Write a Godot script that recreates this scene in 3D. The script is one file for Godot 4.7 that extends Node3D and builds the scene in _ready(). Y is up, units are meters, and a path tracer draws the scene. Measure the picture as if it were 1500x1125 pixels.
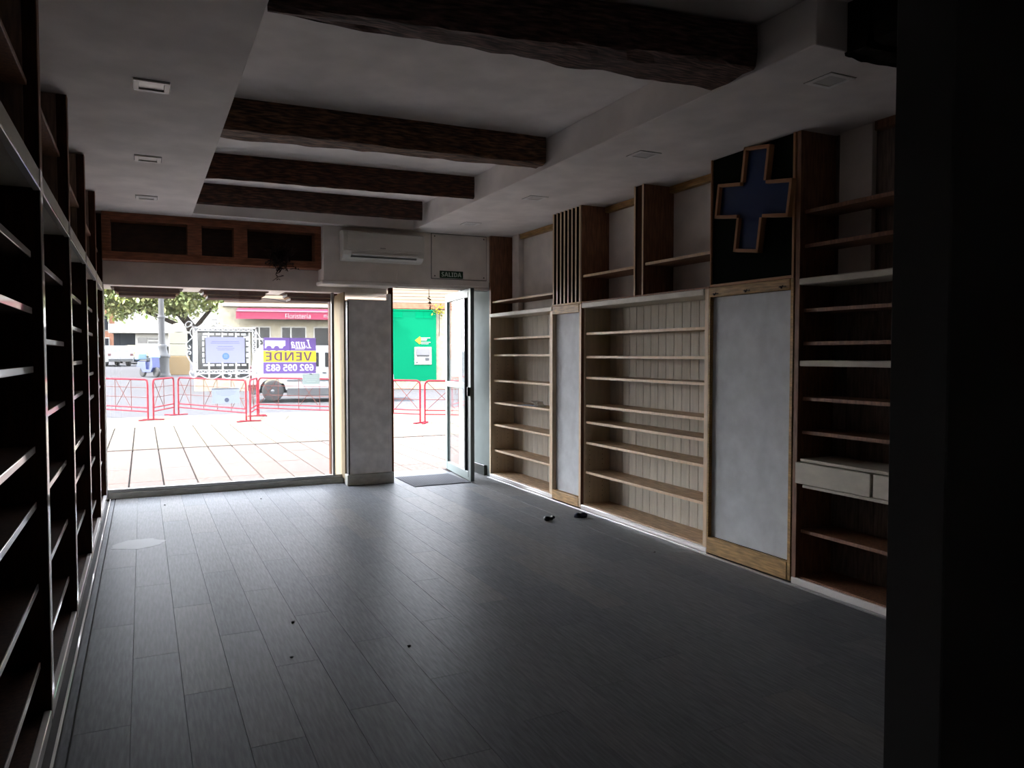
extends Node3D
# An emptied shop seen from its back towards the street: shelving along both long walls, hewn ceiling beams, a shop window and an open door.
# Room axes: x to the right along the street front, y up, -z towards the street.  Photograph frame 1500 x 1125.

var mats := {}
var shine := 1.0         # dull weathered surfaces have little gloss
var dim := 1.0           # reflectance scale of the materials being made
var org := {}          # where each node's own origin lies in room coordinates
var used := {}
var boxes := {}
var rng := RandomNumberGenerator.new()

func _ready():
	rng.seed = 20240
	# ---- camera
	var cam := Camera3D.new()
	cam.name = "camera"
	var yaw := deg_to_rad(25.78)
	var pit := deg_to_rad(2.2)
	var fw := Vector3(sin(yaw) * cos(pit), -sin(pit), -cos(yaw) * cos(pit))
	var rt := Vector3(cos(yaw), 0, sin(yaw))
	cam.transform = Transform3D(Basis(rt, rt.cross(fw), -fw), Vector3(0, 1.45, 0))
	cam.fov = rad_to_deg(2.0 * atan(562.5 / 1120.0))
	cam.near = 0.02
	cam.far = 400.0
	add_child(cam)
	# ---- sky, exposure
	var env := Environment.new()
	var sky := Sky.new()
	var sm := ProceduralSkyMaterial.new()
	sm.sky_top_color = Color(0.79, 0.82, 0.88)
	sm.sky_horizon_color = Color(0.95, 0.94, 0.925)
	sm.ground_bottom_color = Color(0.45, 0.43, 0.40)
	sm.ground_horizon_color = Color(0.75, 0.75, 0.74)
	sm.sky_energy_multiplier = 2.5
	sky.sky_material = sm
	env.background_mode = Environment.BG_SKY
	env.sky = sky
	env.tonemap_mode = Environment.TONE_MAPPER_LINEAR
	env.tonemap_exposure = 3.3
	env.sdfgi_enabled = true
	env.ssao_enabled = true
	env.ssil_enabled = true
	var we := WorldEnvironment.new()
	we.name = "world_environment"
	we.environment = env
	add_child(we)
	# ---- sun: high, from the left along the street front
	var sun := DirectionalLight3D.new()
	sun.name = "sun"
	sun.light_color = Color(1.0, 0.97, 0.94)
	sun.light_energy = 4.2
	sun.light_angular_distance = 0.6
	sun.shadow_enabled = true
	sun.look_at_from_position(Vector3.ZERO, -Vector3(-0.62, 0.78, -0.04))
	add_child(sun)

	make_materials()
	room_shell()
	ceiling_and_beams()
	shop_front()
	left_shelving()
	right_shelving()
	small_things()
	street()

# ------------------------------------------------------------------ helpers
func numbered(n: String) -> String:
	if not used.has(n):
		used[n] = 0
		return n
	used[n] += 1
	return "%s_%03d" % [n, used[n]]

func tag(o: Node, label: String, category: String, group := ""):
	if label: o.set_meta("label", label)
	if category: o.set_meta("category", category)
	if group: o.set_meta("group", group)
	return o

func structure(o: Node):
	o.set_meta("kind", "structure")
	return o

func thing(called: String, label: String, category: String, at := Vector3.ZERO, group := "", turn := 0.0) -> Node3D:
	var o := Node3D.new()
	o.name = numbered(called)
	add_child(o)
	o.position = at
	o.rotation.y = turn
	org[o] = at if turn == 0.0 else Vector3.ZERO
	tag(o, label, category, group)
	return o

func base_of(parent: Node) -> Vector3:
	return org.get(parent, Vector3.ZERO)

func put(parent: Node, called: String, mesh: Mesh, mat: Material, at: Vector3, turn := Vector3.ZERO) -> MeshInstance3D:
	# a mesh part; `at` in room coordinates (own coordinates of a turned thing)
	var o := MeshInstance3D.new()
	o.name = numbered(called) if parent == self else called
	o.mesh = mesh
	o.material_override = mat
	parent.add_child(o, true)
	o.position = at - base_of(parent)
	o.rotation = turn
	org[o] = at
	return o

func st_new() -> SurfaceTool:
	var st := SurfaceTool.new()
	st.begin(Mesh.PRIMITIVE_TRIANGLES)
	return st

func face(st: SurfaceTool, pts: Array, n: Vector3):
	# flat convex polygon facing n, wound clockwise
	var p := pts
	var g: Vector3 = (p[1] - p[0]).cross(p[2] - p[0])
	if p.size() > 3: g += (p[2] - p[0]).cross(p[3] - p[0])
	var back := g.dot(n) > 0.0
	for i in range(1, p.size() - 1):
		for v in ([p[0], p[i + 1], p[i]] if back else [p[0], p[i], p[i + 1]]):
			st.set_normal(n)
			st.add_vertex(v)

func bx(st: SurfaceTool, lo: Vector3, hi: Vector3, b := 0.003, xf := Transform3D()):
	# chamfered box
	var c := (lo + hi) * 0.5
	var h := (hi - lo) * 0.5
	b = min(b, min(h.x, min(h.y, h.z)) * 0.45)
	var k := h - Vector3(b, b, b)
	for a in 3:
		var u := (a + 1) % 3
		var v := (a + 2) % 3
		for s: float in [-1.0, 1.0]:
			var pts := []
			for q in [[-1, -1], [1, -1], [1, 1], [-1, 1]]:
				var p := Vector3()
				p[a] = s * h[a]; p[u] = q[0] * k[u]; p[v] = q[1] * k[v]
				pts.append(xf * (c + p))
			var n := Vector3(); n[a] = s
			face(st, pts, xf.basis * n)
			if b <= 0.0: continue
			for t: float in [-1.0, 1.0]:       # edges between axis a (sign s) and axis u (sign t)
				var e := []
				for w: float in [-1.0, 1.0]:
					var p := Vector3(); p[a] = s * h[a]; p[u] = t * k[u]; p[v] = w * k[v]
					var r := Vector3(); r[a] = s * k[a]; r[u] = t * h[u]; r[v] = w * k[v]
					if w < 0: e = [p, r]
					else: e += [r, p]
				var m := Vector3(); m[a] = s; m[u] = t
				var ee := []
				for p in e: ee.append(xf * (c + p))
				face(st, ee, xf.basis * m.normalized())
	if b > 0.0:
		for sx: float in [-1.0, 1.0]: for sy: float in [-1.0, 1.0]: for sz: float in [-1.0, 1.0]:
			var sg := Vector3(sx, sy, sz)
			face(st, [xf * (c + sg * Vector3(h.x, k.y, k.z)), xf * (c + sg * Vector3(k.x, h.y, k.z)), xf * (c + sg * Vector3(k.x, k.y, h.z))], xf.basis * sg.normalized())

func box_mesh(size: Vector3, b := 0.003) -> Mesh:
	var key := "%.4f %.4f %.4f %.4f" % [size.x, size.y, size.z, b]
	if not boxes.has(key):
		var st := st_new()
		bx(st, -size * 0.5, size * 0.5, b)
		boxes[key] = st.commit()
	return boxes[key]

func P(parent: Node, called: String, lo: Vector3, hi: Vector3, mat: Material, b := 0.003) -> MeshInstance3D:
	return put(parent, called, box_mesh((hi - lo).abs(), b), mat, (lo + hi) * 0.5)

func O(parent: Node, called: String, st: SurfaceTool, mat: Material, origin := Vector3.INF) -> MeshInstance3D:
	# commits geometry given in the parent's authoring coordinates
	var o := put(parent, called, st.commit(), mat, base_of(parent) * 0.0)
	o.position = -base_of(parent) if parent != self else Vector3.ZERO
	return o

func ring_basis(d: Vector3) -> Array:
	var a := d.cross(Vector3.UP)
	if a.length() < 0.01: a = d.cross(Vector3.RIGHT)
	a = a.normalized()
	return [a, d.cross(a).normalized()]

func tube(st: SurfaceTool, pts: Array, r, n := 8, closed := false):
	# swept round bar; r a number or one radius per point
	var rings := []
	var cnt := pts.size()
	var prev := Vector3.ZERO
	for i in cnt:
		var d: Vector3
		if closed: d = pts[(i + 1) % cnt] - pts[(i - 1 + cnt) % cnt]
		else: d = pts[min(i + 1, cnt - 1)] - pts[max(i - 1, 0)]
		d = d.normalized()
		var a: Vector3
		if prev == Vector3.ZERO: a = ring_basis(d)[0]
		else: a = (prev - d * prev.dot(d)).normalized()
		prev = a
		var bb := d.cross(a)
		var rr: float = r[i] if r is Array else r
		var ring := []
		for k in n:
			var t := TAU * k / n
			var nn := a * cos(t) + bb * sin(t)
			ring.append([pts[i] + nn * rr, nn])
		rings.append(ring)
	for i in (cnt if closed else cnt - 1):
		var A: Array = rings[i]
		var B: Array = rings[(i + 1) % cnt]
		for k in n:
			var q := [A[k], A[(k + 1) % n], B[(k + 1) % n], B[k]]
			smooth_quad(st, q)
	if not closed:
		for e in [0, cnt - 1]:
			var d: Vector3 = (pts[0] - pts[1]) if e == 0 else (pts[cnt - 1] - pts[cnt - 2])
			var cap := []
			for k in n: cap.append(rings[e][k][0])
			face(st, cap, d.normalized())

func smooth_quad(st: SurfaceTool, q: Array):
	var g: Vector3 = (q[1][0] - q[0][0]).cross(q[2][0] - q[0][0]) + (q[2][0] - q[0][0]).cross(q[3][0] - q[0][0])
	var m: Vector3 = q[0][1] + q[1][1] + q[2][1] + q[3][1]
	var order := [0, 2, 1, 0, 3, 2] if g.dot(m) > 0.0 else [0, 1, 2, 0, 2, 3]
	for i in order:
		st.set_normal(q[i][1])
		st.add_vertex(q[i][0])

func lathe(st: SurfaceTool, prof: Array, c: Vector3, n := 20, axis := Basis()):
	# prof: [radius, height] from bottom to top
	var rings := []
	for i in prof.size():
		var a: Array = prof[max(i - 1, 0)]
		var b: Array = prof[min(i + 1, prof.size() - 1)]
		var t := Vector2(b[0] - a[0], b[1] - a[1]).normalized()
		var ring := []
		for k in n:
			var w := TAU * k / n
			ring.append([c + axis * Vector3(cos(w) * prof[i][0], prof[i][1], sin(w) * prof[i][0]), axis * Vector3(cos(w) * t.y, -t.x, sin(w) * t.y)])
		rings.append(ring)
	for i in prof.size() - 1:
		for k in n:
			smooth_quad(st, [rings[i][k], rings[i][(k + 1) % n], rings[i + 1][(k + 1) % n], rings[i + 1][k]])
	for e in [0, prof.size() - 1]:
		if prof[e][0] > 0.0005:
			var cap := []
			for k in n: cap.append(rings[e][k][0])
			face(st, cap, axis * Vector3(0, -1 if e == 0 else 1, 0))

func extrude(st: SurfaceTool, poly: PackedVector2Array, depth: float, xf := Transform3D()):
	# polygon in x-y of xf, from z = 0 to z = depth
	var idx := Geometry2D.triangulate_polygon(poly)
	for s in 2:
		var z := depth * s
		var n := xf.basis * Vector3(0, 0, sign(depth) * (1 if s == 1 else -1))
		for i in range(0, idx.size(), 3):
			var t := []
			for j in 3: t.append(xf * Vector3(poly[idx[i + j]].x, poly[idx[i + j]].y, z))
			face(st, t, n.normalized())
	var area := 0.0
	for i in poly.size(): area += poly[i].cross(poly[(i + 1) % poly.size()])
	for i in poly.size():
		var a := poly[i]
		var b := poly[(i + 1) % poly.size()]
		var d := (b - a).normalized()
		var n2 := Vector2(d.y, -d.x) * (1.0 if area > 0 else -1.0)
		face(st, [xf * Vector3(a.x, a.y, 0), xf * Vector3(b.x, b.y, 0), xf * Vector3(b.x, b.y, depth), xf * Vector3(a.x, a.y, depth)], (xf.basis * Vector3(n2.x, n2.y, 0)).normalized())

func words(parent: Node, called: String, s: String, width: float, height: float, depth: float, mat: Material, at: Vector3, turn := Vector3.ZERO, bold := true, slant := 0.0, serif := false) -> MeshInstance3D:
	var f := SystemFont.new()
	f.font_names = PackedStringArray(["Droid Serif" if serif else "Droid Sans"])
	f.font_weight = 700 if bold else 400
	var t := TextMesh.new()
	t.text = s
	if slant != 0.0:
		var v := FontVariation.new()
		v.base_font = f
		v.variation_transform = Transform2D(Vector2(1, slant), Vector2(0, 1), Vector2.ZERO)
		t.font = v
	else:
		t.font = f
	t.font_size = 64
	t.pixel_size = 0.01
	t.curve_step = 2.0
	t.depth = depth
	var bb := t.get_aabb()
	var o := put(parent, called, t, mat, at, turn)
	o.scale = Vector3(width / bb.size.x, height / bb.size.y, 1)
	o.position -= o.basis * Vector3(bb.get_center().x, bb.get_center().y, 0)
	return o

# ------------------------------------------------------------------ materials
func flat(key: String, c: Color, rough := 0.7, metal := 0.0, spec := 0.5) -> StandardMaterial3D:
	var m := StandardMaterial3D.new()
	m.albedo_color = Color((c.srgb_to_linear() * dim).linear_to_srgb(), c.a)
	m.roughness = rough
	m.metallic = metal
	m.metallic_specular = spec * shine
	m.resource_name = key
	mats[key] = m
	return m

var noises := {}
func noise_tex(key: String, lo: Color, hi: Color, freq: float, oct := 4, sd := 1, kind := FastNoiseLite.TYPE_SIMPLEX_SMOOTH) -> NoiseTexture2D:
	if noises.has(key): return noises[key]
	var n := FastNoiseLite.new()
	n.noise_type = kind
	n.frequency = freq
	n.fractal_octaves = oct
	n.seed = sd
	var t := NoiseTexture2D.new()
	t.width = 512
	t.height = 512
	t.seamless = true
	t.noise = n
	var g := Gradient.new()
	g.offsets = PackedFloat32Array([0.15, 0.85])
	g.colors = PackedColorArray([lo, hi])
	t.color_ramp = g
	noises[key] = t
	return t

func grained(key: String, tex: Texture2D, tint: Color, scale: Vector3, rough := 0.6, world := true, off := Vector3.ZERO, spec := 0.5) -> StandardMaterial3D:
	var m := flat(key, tint, rough, 0.0, spec)
	m.albedo_texture = tex
	m.uv1_triplanar = true
	m.uv1_world_triplanar = world
	m.uv1_scale = scale
	m.uv1_offset = off
	return m

func make_materials():
	var grain := noise_tex("grain", Color(0.72, 0.72, 0.72), Color(1, 1, 1), 0.012, 5, 3)
	var ply := noise_tex("ply", Color(0.86, 0.86, 0.86), Color(1, 1, 1), 0.012, 5, 33)
	var soft := noise_tex("soft", Color(0.93, 0.93, 0.93), Color(1, 1, 1), 0.008, 4, 9)
	var rugged := noise_tex("rugged", Color(0.25, 0.25, 0.25), Color(1, 1, 1), 0.02, 5, 5)
	var mottle := noise_tex("mottle", Color(0.90, 0.90, 0.90), Color(1, 1, 1), 0.01, 5, 14)
	var speck := noise_tex("speck", Color(0.35, 0.35, 0.35), Color(1, 1, 1), 0.09, 2, 21)
	# room
	grained("plaster", soft, Color(0.98, 0.955, 0.94), Vector3(0.5, 0.5, 0.5), 0.9)
	grained("wall_paint", soft, Color(0.96, 0.93, 0.90), Vector3(0.6, 0.6, 0.6), 0.85)
	grained("rear_paint", soft, Color(0.94, 0.92, 0.90), Vector3(0.6, 0.6, 0.6), 0.9)
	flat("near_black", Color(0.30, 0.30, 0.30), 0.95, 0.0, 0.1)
	var tints := [Color(0.48, 0.48, 0.48), Color(0.46, 0.465, 0.465), Color(0.50, 0.495, 0.485), Color(0.47, 0.475, 0.475), Color(0.455, 0.46, 0.465), Color(0.49, 0.49, 0.49)]
	for i in 6:
		var m := grained("plank%d" % i, ply, tints[i], Vector3(9, 3, 0.9), 0.46, false, Vector3(0.17 * i, 0.31 * i, 0.43 * i), 0.09)
		m.roughness_texture = noise_tex("sheen", Color(0.82, 0.82, 0.82), Color(1.0, 1.0, 1.0), 0.02, 4, 8)
	flat("floor_joint", Color(0.34, 0.33, 0.32), 0.9)
	# joinery
	grained("maple", soft, Color(0.93, 0.82, 0.68), Vector3(7, 0.8, 7), 0.5)
	grained("maple_shelf", grain, Color(0.84, 0.71, 0.56), Vector3(7, 7, 0.8), 0.5)
	grained("lining", soft, Color(0.86, 0.79, 0.68), Vector3(3, 0.6, 3), 0.6)
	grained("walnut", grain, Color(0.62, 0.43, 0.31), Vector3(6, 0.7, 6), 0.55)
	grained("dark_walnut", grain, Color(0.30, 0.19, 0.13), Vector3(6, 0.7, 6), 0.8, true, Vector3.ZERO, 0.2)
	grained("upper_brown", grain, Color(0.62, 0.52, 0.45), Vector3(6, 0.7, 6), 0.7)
	grained("walnut_back", grain, Color(0.58, 0.51, 0.47), Vector3(6, 0.7, 6), 0.7)
	for i in 3:
		grained("back%d" % i, soft, [Color(0.84, 0.81, 0.75), Color(0.82, 0.79, 0.73), Color(0.85, 0.82, 0.76)][i], Vector3(4, 0.7, 4), 0.7)
	grained("rail_pine", grain, Color(0.80, 0.63, 0.38), Vector3(7, 7, 0.9), 0.5)
	flat("white_edge", Color(0.95, 0.93, 0.91), 0.09, 0.0, 1.0)
	grained("white_moulding", soft, Color(0.84, 0.81, 0.75), Vector3(2, 2, 1), 0.5)
	grained("grey_panel", soft, Color(0.84, 0.855, 0.87), Vector3(1.2, 1.2, 1.2), 0.7)
	grained("box_wood", grain, Color(0.62, 0.38, 0.26), Vector3(0.9, 6, 6), 0.6)
	grained("box_back", grain, Color(0.30, 0.21, 0.16), Vector3(0.9, 4, 6), 0.7)
	for i in 4:
		var m := grained("beam%d" % i, rugged, [Color(0.56, 0.42, 0.38), Color(0.60, 0.43, 0.32), Color(0.50, 0.32, 0.24), Color(0.44, 0.29, 0.23)][i], Vector3(0.7, 5, 5), 0.8, true, Vector3(0.2 * i, 0, 0))
		m.heightmap_enabled = false
	flat("beam_dark", Color(0.10, 0.08, 0.07), 0.9, 0.0, 0.2)
	# metal, plastic, glass
	flat("aluminium", Color(0.66, 0.66, 0.64), 0.35, 0.7)
	flat("door_frame", Color(0.40, 0.45, 0.44), 0.45, 0.2)
	grained("entry_paint", soft, Color(0.44, 0.48, 0.465), Vector3(0.6, 0.6, 0.6), 0.8)
	flat("steel_strip", Color(0.80, 0.80, 0.80), 0.3, 0.9)
	flat("dark_metal", Color(0.12, 0.13, 0.13), 0.45, 0.3)
	flat("rubber", Color(0.06, 0.06, 0.07), 0.8)
	flat("ac_white", Color(0.86, 0.85, 0.82), 0.4)
	flat("ac_grey", Color(0.42, 0.42, 0.41), 0.5)
	flat("lamp_white", Color(0.98, 0.97, 0.96), 0.4)
	flat("lamp_glass", Color(0.86, 0.85, 0.84), 0.3)
	flat("screw", Color(0.30, 0.29, 0.27), 0.4, 0.6)
	flat("sign_green", Color(0.03, 0.24, 0.12), 0.5)
	flat("sign_letter", Color(0.80, 0.86, 0.80), 0.5)
	var gl := flat("glass", Color(0.95, 0.98, 0.97, 0.06), 0.02)
	gl.transparency = BaseMaterial3D.TRANSPARENCY_ALPHA
	var dg := flat("door_glass", Color(0.42, 0.46, 0.45, 0.22), 0.02)
	dg.transparency = BaseMaterial3D.TRANSPARENCY_ALPHA
	grained("stucco", mottle, Color(0.93, 0.92, 0.91), Vector3(1.1, 1.1, 1.1), 0.9)
	grained("marble", mottle, Color(0.70, 0.70, 0.66), Vector3(1.5, 3, 1.5), 0.35)
	grained("dark_marble", mottle, Color(0.22, 0.24, 0.22), Vector3(3, 3, 3), 0.3)
	grained("mat_grey", speck, Color(0.36, 0.36, 0.38), Vector3(6, 6, 6), 0.95)
	flat("moss", Color(0.045, 0.07, 0.05), 0.95, 0.0, 0.2)
	flat("blue_acrylic", Color(0.03, 0.17, 0.36), 0.3)
	flat("cross_wood", Color(0.72, 0.52, 0.36), 0.5)
	flat("hook", Color(0.25, 0.20, 0.15), 0.4, 0.5)
	flat("dry_twig", Color(0.20, 0.14, 0.12), 0.8)
	flat("dry_leaf", Color(0.20, 0.12, 0.09), 0.9)
	flat("black_plastic", Color(0.03, 0.03, 0.03), 0.5)
	flat("blue_grey_cloth", Color(0.28, 0.31, 0.38), 0.95)
	flat("paper", Color(0.88, 0.88, 0.86), 0.8)
	flat("paper_blue", Color(0.60, 0.70, 0.80), 0.8)
	flat("residue", Color(0.56, 0.56, 0.555), 0.45, 0.0, 0.12)
	flat("debris", Color(0.10, 0.09, 0.08), 0.9)
	# things stuck on the window: light comes through them
	for a in [["notice_paper", Color(0.56, 0.60, 0.80)], ["notice_grey", Color(0.53, 0.60, 0.65)], ["banner_purple", Color(0.20, 0.13, 0.40)], ["banner_yellow", Color(0.98, 0.88, 0.08)], ["banner_white", Color(1, 1, 1)], ["sticker_white", Color(1, 1, 1)], ["notice_ink", Color(0.28, 0.28, 0.42)], ["banner_ink", Color(0.17, 0.10, 0.09)], ["seal_blue", Color(0.15, 0.26, 0.53)]]:
		var m := flat(a[0], (a[1] as Color).linear_to_srgb(), 0.8)
		m.backlight_enabled = true
		m.backlight = (a[1] as Color).linear_to_srgb()
	# street: ordinary weathered outdoor surfaces
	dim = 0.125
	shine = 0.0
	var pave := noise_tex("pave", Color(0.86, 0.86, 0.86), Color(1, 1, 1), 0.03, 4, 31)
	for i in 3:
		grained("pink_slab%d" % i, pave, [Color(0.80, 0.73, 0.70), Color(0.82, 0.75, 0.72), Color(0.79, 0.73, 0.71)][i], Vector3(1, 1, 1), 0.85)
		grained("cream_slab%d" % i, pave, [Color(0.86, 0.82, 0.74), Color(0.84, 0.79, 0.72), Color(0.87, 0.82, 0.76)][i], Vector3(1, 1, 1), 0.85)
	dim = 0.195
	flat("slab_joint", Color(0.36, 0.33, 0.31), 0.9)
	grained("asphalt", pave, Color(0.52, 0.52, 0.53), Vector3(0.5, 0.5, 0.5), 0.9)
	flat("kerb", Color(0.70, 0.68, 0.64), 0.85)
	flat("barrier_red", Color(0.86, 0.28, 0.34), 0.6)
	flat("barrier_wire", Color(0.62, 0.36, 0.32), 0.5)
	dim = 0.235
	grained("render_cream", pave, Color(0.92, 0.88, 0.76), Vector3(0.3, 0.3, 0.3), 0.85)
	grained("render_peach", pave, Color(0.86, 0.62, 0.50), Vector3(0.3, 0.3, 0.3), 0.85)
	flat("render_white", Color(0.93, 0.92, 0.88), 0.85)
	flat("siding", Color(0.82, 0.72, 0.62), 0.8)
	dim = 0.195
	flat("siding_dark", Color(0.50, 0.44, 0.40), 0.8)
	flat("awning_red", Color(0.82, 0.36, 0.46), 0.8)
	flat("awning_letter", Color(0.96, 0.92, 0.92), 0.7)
	shine = 1.0
	flat("street_glass", Color(0.16, 0.18, 0.19), 0.15)
	shine = 0.2
	flat("atm_green", Color(0.10, 0.69, 0.48), 0.9, 0.0, 0.1)
	flat("atm_green_dark", Color(0.05, 0.70, 0.47), 0.9, 0.0, 0.1)
	flat("atm_yellow", Color(0.95, 0.90, 0.35), 0.5)
	shine = 1.0
	flat("car_white", Color(0.93, 0.94, 0.95), 0.25)
	flat("car_cream", Color(0.86, 0.83, 0.60), 0.3)
	flat("car_skirt", Color(0.30, 0.31, 0.32), 0.6)
	flat("tyre", Color(0.07, 0.07, 0.07), 0.85)
	flat("hub", Color(0.70, 0.70, 0.72), 0.35, 0.6)
	flat("tail_red", Color(0.45, 0.05, 0.06), 0.4)
	flat("scooter_blue", Color(0.10, 0.25, 0.62), 0.35)
	flat("scooter_pale", Color(0.58, 0.78, 0.92), 0.35)
	flat("cast_iron", Color(0.30, 0.30, 0.30), 0.55, 0.2)
	shine = 0.2
	flat("bark", Color(0.30, 0.26, 0.22), 0.9)
	dim = 1.0
	var lf := flat("leaf", Color(0.64, 0.66, 0.50), 0.8)
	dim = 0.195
	lf.backlight_enabled = true
	lf.backlight = Color(0.56, 0.60, 0.36)
	lf.vertex_color_use_as_albedo = true
	flat("stone_beige", Color(0.82, 0.70, 0.52), 0.85)
	flat("stone_pale", Color(0.92, 0.90, 0.80), 0.85)
	flat("shop_dark", Color(0.20, 0.22, 0.25), 0.5)
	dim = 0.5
	grained("coffer_wood", grain, Color(0.36, 0.15, 0.08), Vector3(0.9, 6, 6), 0.5)
	flat("coffer_side", Color(0.80, 0.62, 0.45), 0.6)
	grained("post_brown", grain, Color(0.50, 0.28, 0.12), Vector3(6, 0.8, 6), 0.5)
	grained("plywood", soft, Color(0.84, 0.76, 0.62), Vector3(4, 0.8, 4), 0.6)
	flat("cable", Color(0.15, 0.15, 0.16), 0.8)
	flat("potted_leaf", Color(0.75, 0.72, 0.20), 0.7)

# ------------------------------------------------------------------ room shell
func room_shell():
	var p = mats
	# floor: grey laminate planks running towards the street
	var fl := structure(Node3D.new()) as Node3D
	fl.name = "floor"
	add_child(fl)
	P(fl, "subfloor", Vector3(-0.8, -0.14, -8.6), Vector3(4.2, -0.012, 1.5), p.floor_joint, 0.0)
	var w := 0.2
	var g := 0.0006
	var x := -0.265
	var col := 0
	while x < 3.34:
		var x2: float = min(x + w, 3.344)
		var z := -8.6
		var z2 := z + 0.3 + fposmod(col * 0.53, 1.2)
		while z < 0.8:
			z2 = min(z2, 0.8)
			if z2 - z > 0.05:
				P(fl, "plank", Vector3(x + g, -0.012, z + g), Vector3(x2 - g, 0, z2 - g), p["plank%d" % rng.randi_range(0, 5)], 0.0008)
			z = z2
			z2 += 1.25
		x = x2
		col += 1
	var z := -8.24
	while z < 0.8:                                   # border strip in front of the right-hand shelving
		P(fl, "border_plank", Vector3(3.352, -0.012, z + 0.001), Vector3(3.69, 0.0, z + 1.249), p["plank%d" % rng.randi_range(0, 5)], 0.001)
		z += 1.25
	P(fl, "threshold", Vector3(2.56, -0.012, -9.1), Vector3(3.70, 0.0, -8.6), p["plank1"], 0.001)
	P(fl, "plank", Vector3(3.350, -0.012, -8.6), Vector3(4.2, 0, -8.242), p["plank2"], 0.001)
	P(fl, "rear_floor", Vector3(-0.8, -0.012, 0.802), Vector3(4.02, 0, 1.4), p["plank3"], 0.001)
	P(fl, "edge_strip", Vector3(-0.302, -0.012, -8.6), Vector3(-0.272, -0.001, 0.8), p["plank4"], 0.001)
	P(fl, "seam", Vector3(3.3435, -0.0125, -8.24), Vector3(3.3525, -0.003, 0.8), p.rubber, 0.0)
	# walls
	structure(P(self, "wall_left", Vector3(-0.90, 0, -8.6), Vector3(-0.70, 3.2, 1.4), p.wall_paint, 0.0))
	structure(P(self, "wall_right", Vector3(4.02, 0, -8.24), Vector3(4.22, 3.2, 1.4), p.wall_paint, 0.0))
	structure(P(self, "wall_rear", Vector3(-0.9, -0.1, 1.4), Vector3(4.22, 3.2, 1.6), p.rear_paint, 0.0))
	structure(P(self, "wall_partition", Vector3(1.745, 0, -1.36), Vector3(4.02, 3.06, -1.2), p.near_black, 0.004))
	# steel strip along the foot of the left shelving
	structure(P(self, "trim_1", Vector3(-0.316, 0, -8.56), Vector3(-0.306, 0.012, 0.8), p.white_edge, 0.001))
	structure(P(self, "trim_2", Vector3(3.640, 0, -8.22), Vector3(3.660, 0.010, -0.5), p.steel_strip, 0.001))

# ------------------------------------------------------------------ ceiling
func hewn(length: float, top_w0: float, top_w1: float, bot_w0: float, bot_w1: float, h0: float, h1: float, sd: int, rough := 0.012) -> SurfaceTool:
	# a hewn beam along +x: bottom at y = 0, near face at +z side; widths measured from the near face backwards
	var n := FastNoiseLite.new()
	n.seed = sd
	n.frequency = 1.3
	n.fractal_octaves = 4
	var st := st_new()
	st.set_smooth_group(-1)
	var segs := 46
	var rows := []
	for i in segs + 1:
		var t := float(i) / segs
		var x := t * length
		var tw := lerpf(top_w0, top_w1, t)
		var bw := lerpf(bot_w0, bot_w1, t)
		var h := lerpf(h0, h1, t)
		var sec := [Vector2(0, h), Vector2(0.006, h * 0.66), Vector2(0.004, h * 0.33), Vector2(-0.004, 0.012), Vector2(-0.016, 0.0), Vector2(-bw * 0.33, -0.004), Vector2(-bw * 0.66, 0.002), Vector2(-bw + 0.01, 0.0), Vector2(-bw, 0.014), Vector2(-lerpf(bw, tw, 0.5), h * 0.4), Vector2(-tw, h)]
		var row := []
		for k in sec.size():
			var q: Vector2 = sec[k]
			var d := rough * (0.25 if k in [0, 10] else (1.3 if k in [3, 4, 7, 8] else 0.8))
			row.append(Vector3(x, q.y + d * n.get_noise_3d(x * 2.2, k * 0.8, 3.0) * 1.6, q.x + d * n.get_noise_3d(x * 2.0, k * 0.8, 40.0) * 1.8))
		rows.append(row)
	for i in segs:
		for k in rows[0].size() - 1:
			for v in [rows[i][k], rows[i + 1][k + 1], rows[i][k + 1], rows[i][k], rows[i + 1][k], rows[i + 1][k + 1]]:
				st.add_vertex(v)
	for e in [0, segs]:
		var c := Vector3(rows[e][0].x, 0.5 * h0, -0.5 * bot_w0)
		for k in rows[0].size():
			var a: Vector3 = rows[e][k]
			var b: Vector3 = rows[e][(k + 1) % rows[0].size()]
			for v in ([c, a, b] if e == 0 else [c, b, a]): st.add_vertex(v)
	st.generate_normals()
	return st

func downlight(label: String, x: float, z: float, proud: bool):
	var t := thing("downlight", label, "ceiling light", Vector3(x, 2.836, z), "square downlights set in the lowered ceiling")
	var s := 0.085
	var y := 2.836
	for a in [[-s, s, -s, -s + 0.026], [-s, s, s - 0.026, s], [-s, -s + 0.026, -s + 0.026, s - 0.026], [s - 0.026, s, -s + 0.026, s - 0.026]]:
		P(t, "frame", Vector3(x + a[0], y - (0.010 if proud else 0.005), z + a[2]), Vector3(x + a[1], y, z + a[3]), mats.lamp_white, 0.002)
	P(t, "diffuser", Vector3(x - s + 0.027, y - 0.002, z - s + 0.027), Vector3(x + s - 0.027, y, z + s - 0.027), mats.lamp_glass, 0.0005)
	P(t, "shadow_gap", Vector3(x - s - 0.004, y - 0.001, z - s - 0.004), Vector3(x + s + 0.004, y, z + s + 0.004), mats.screw, 0.0)

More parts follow.
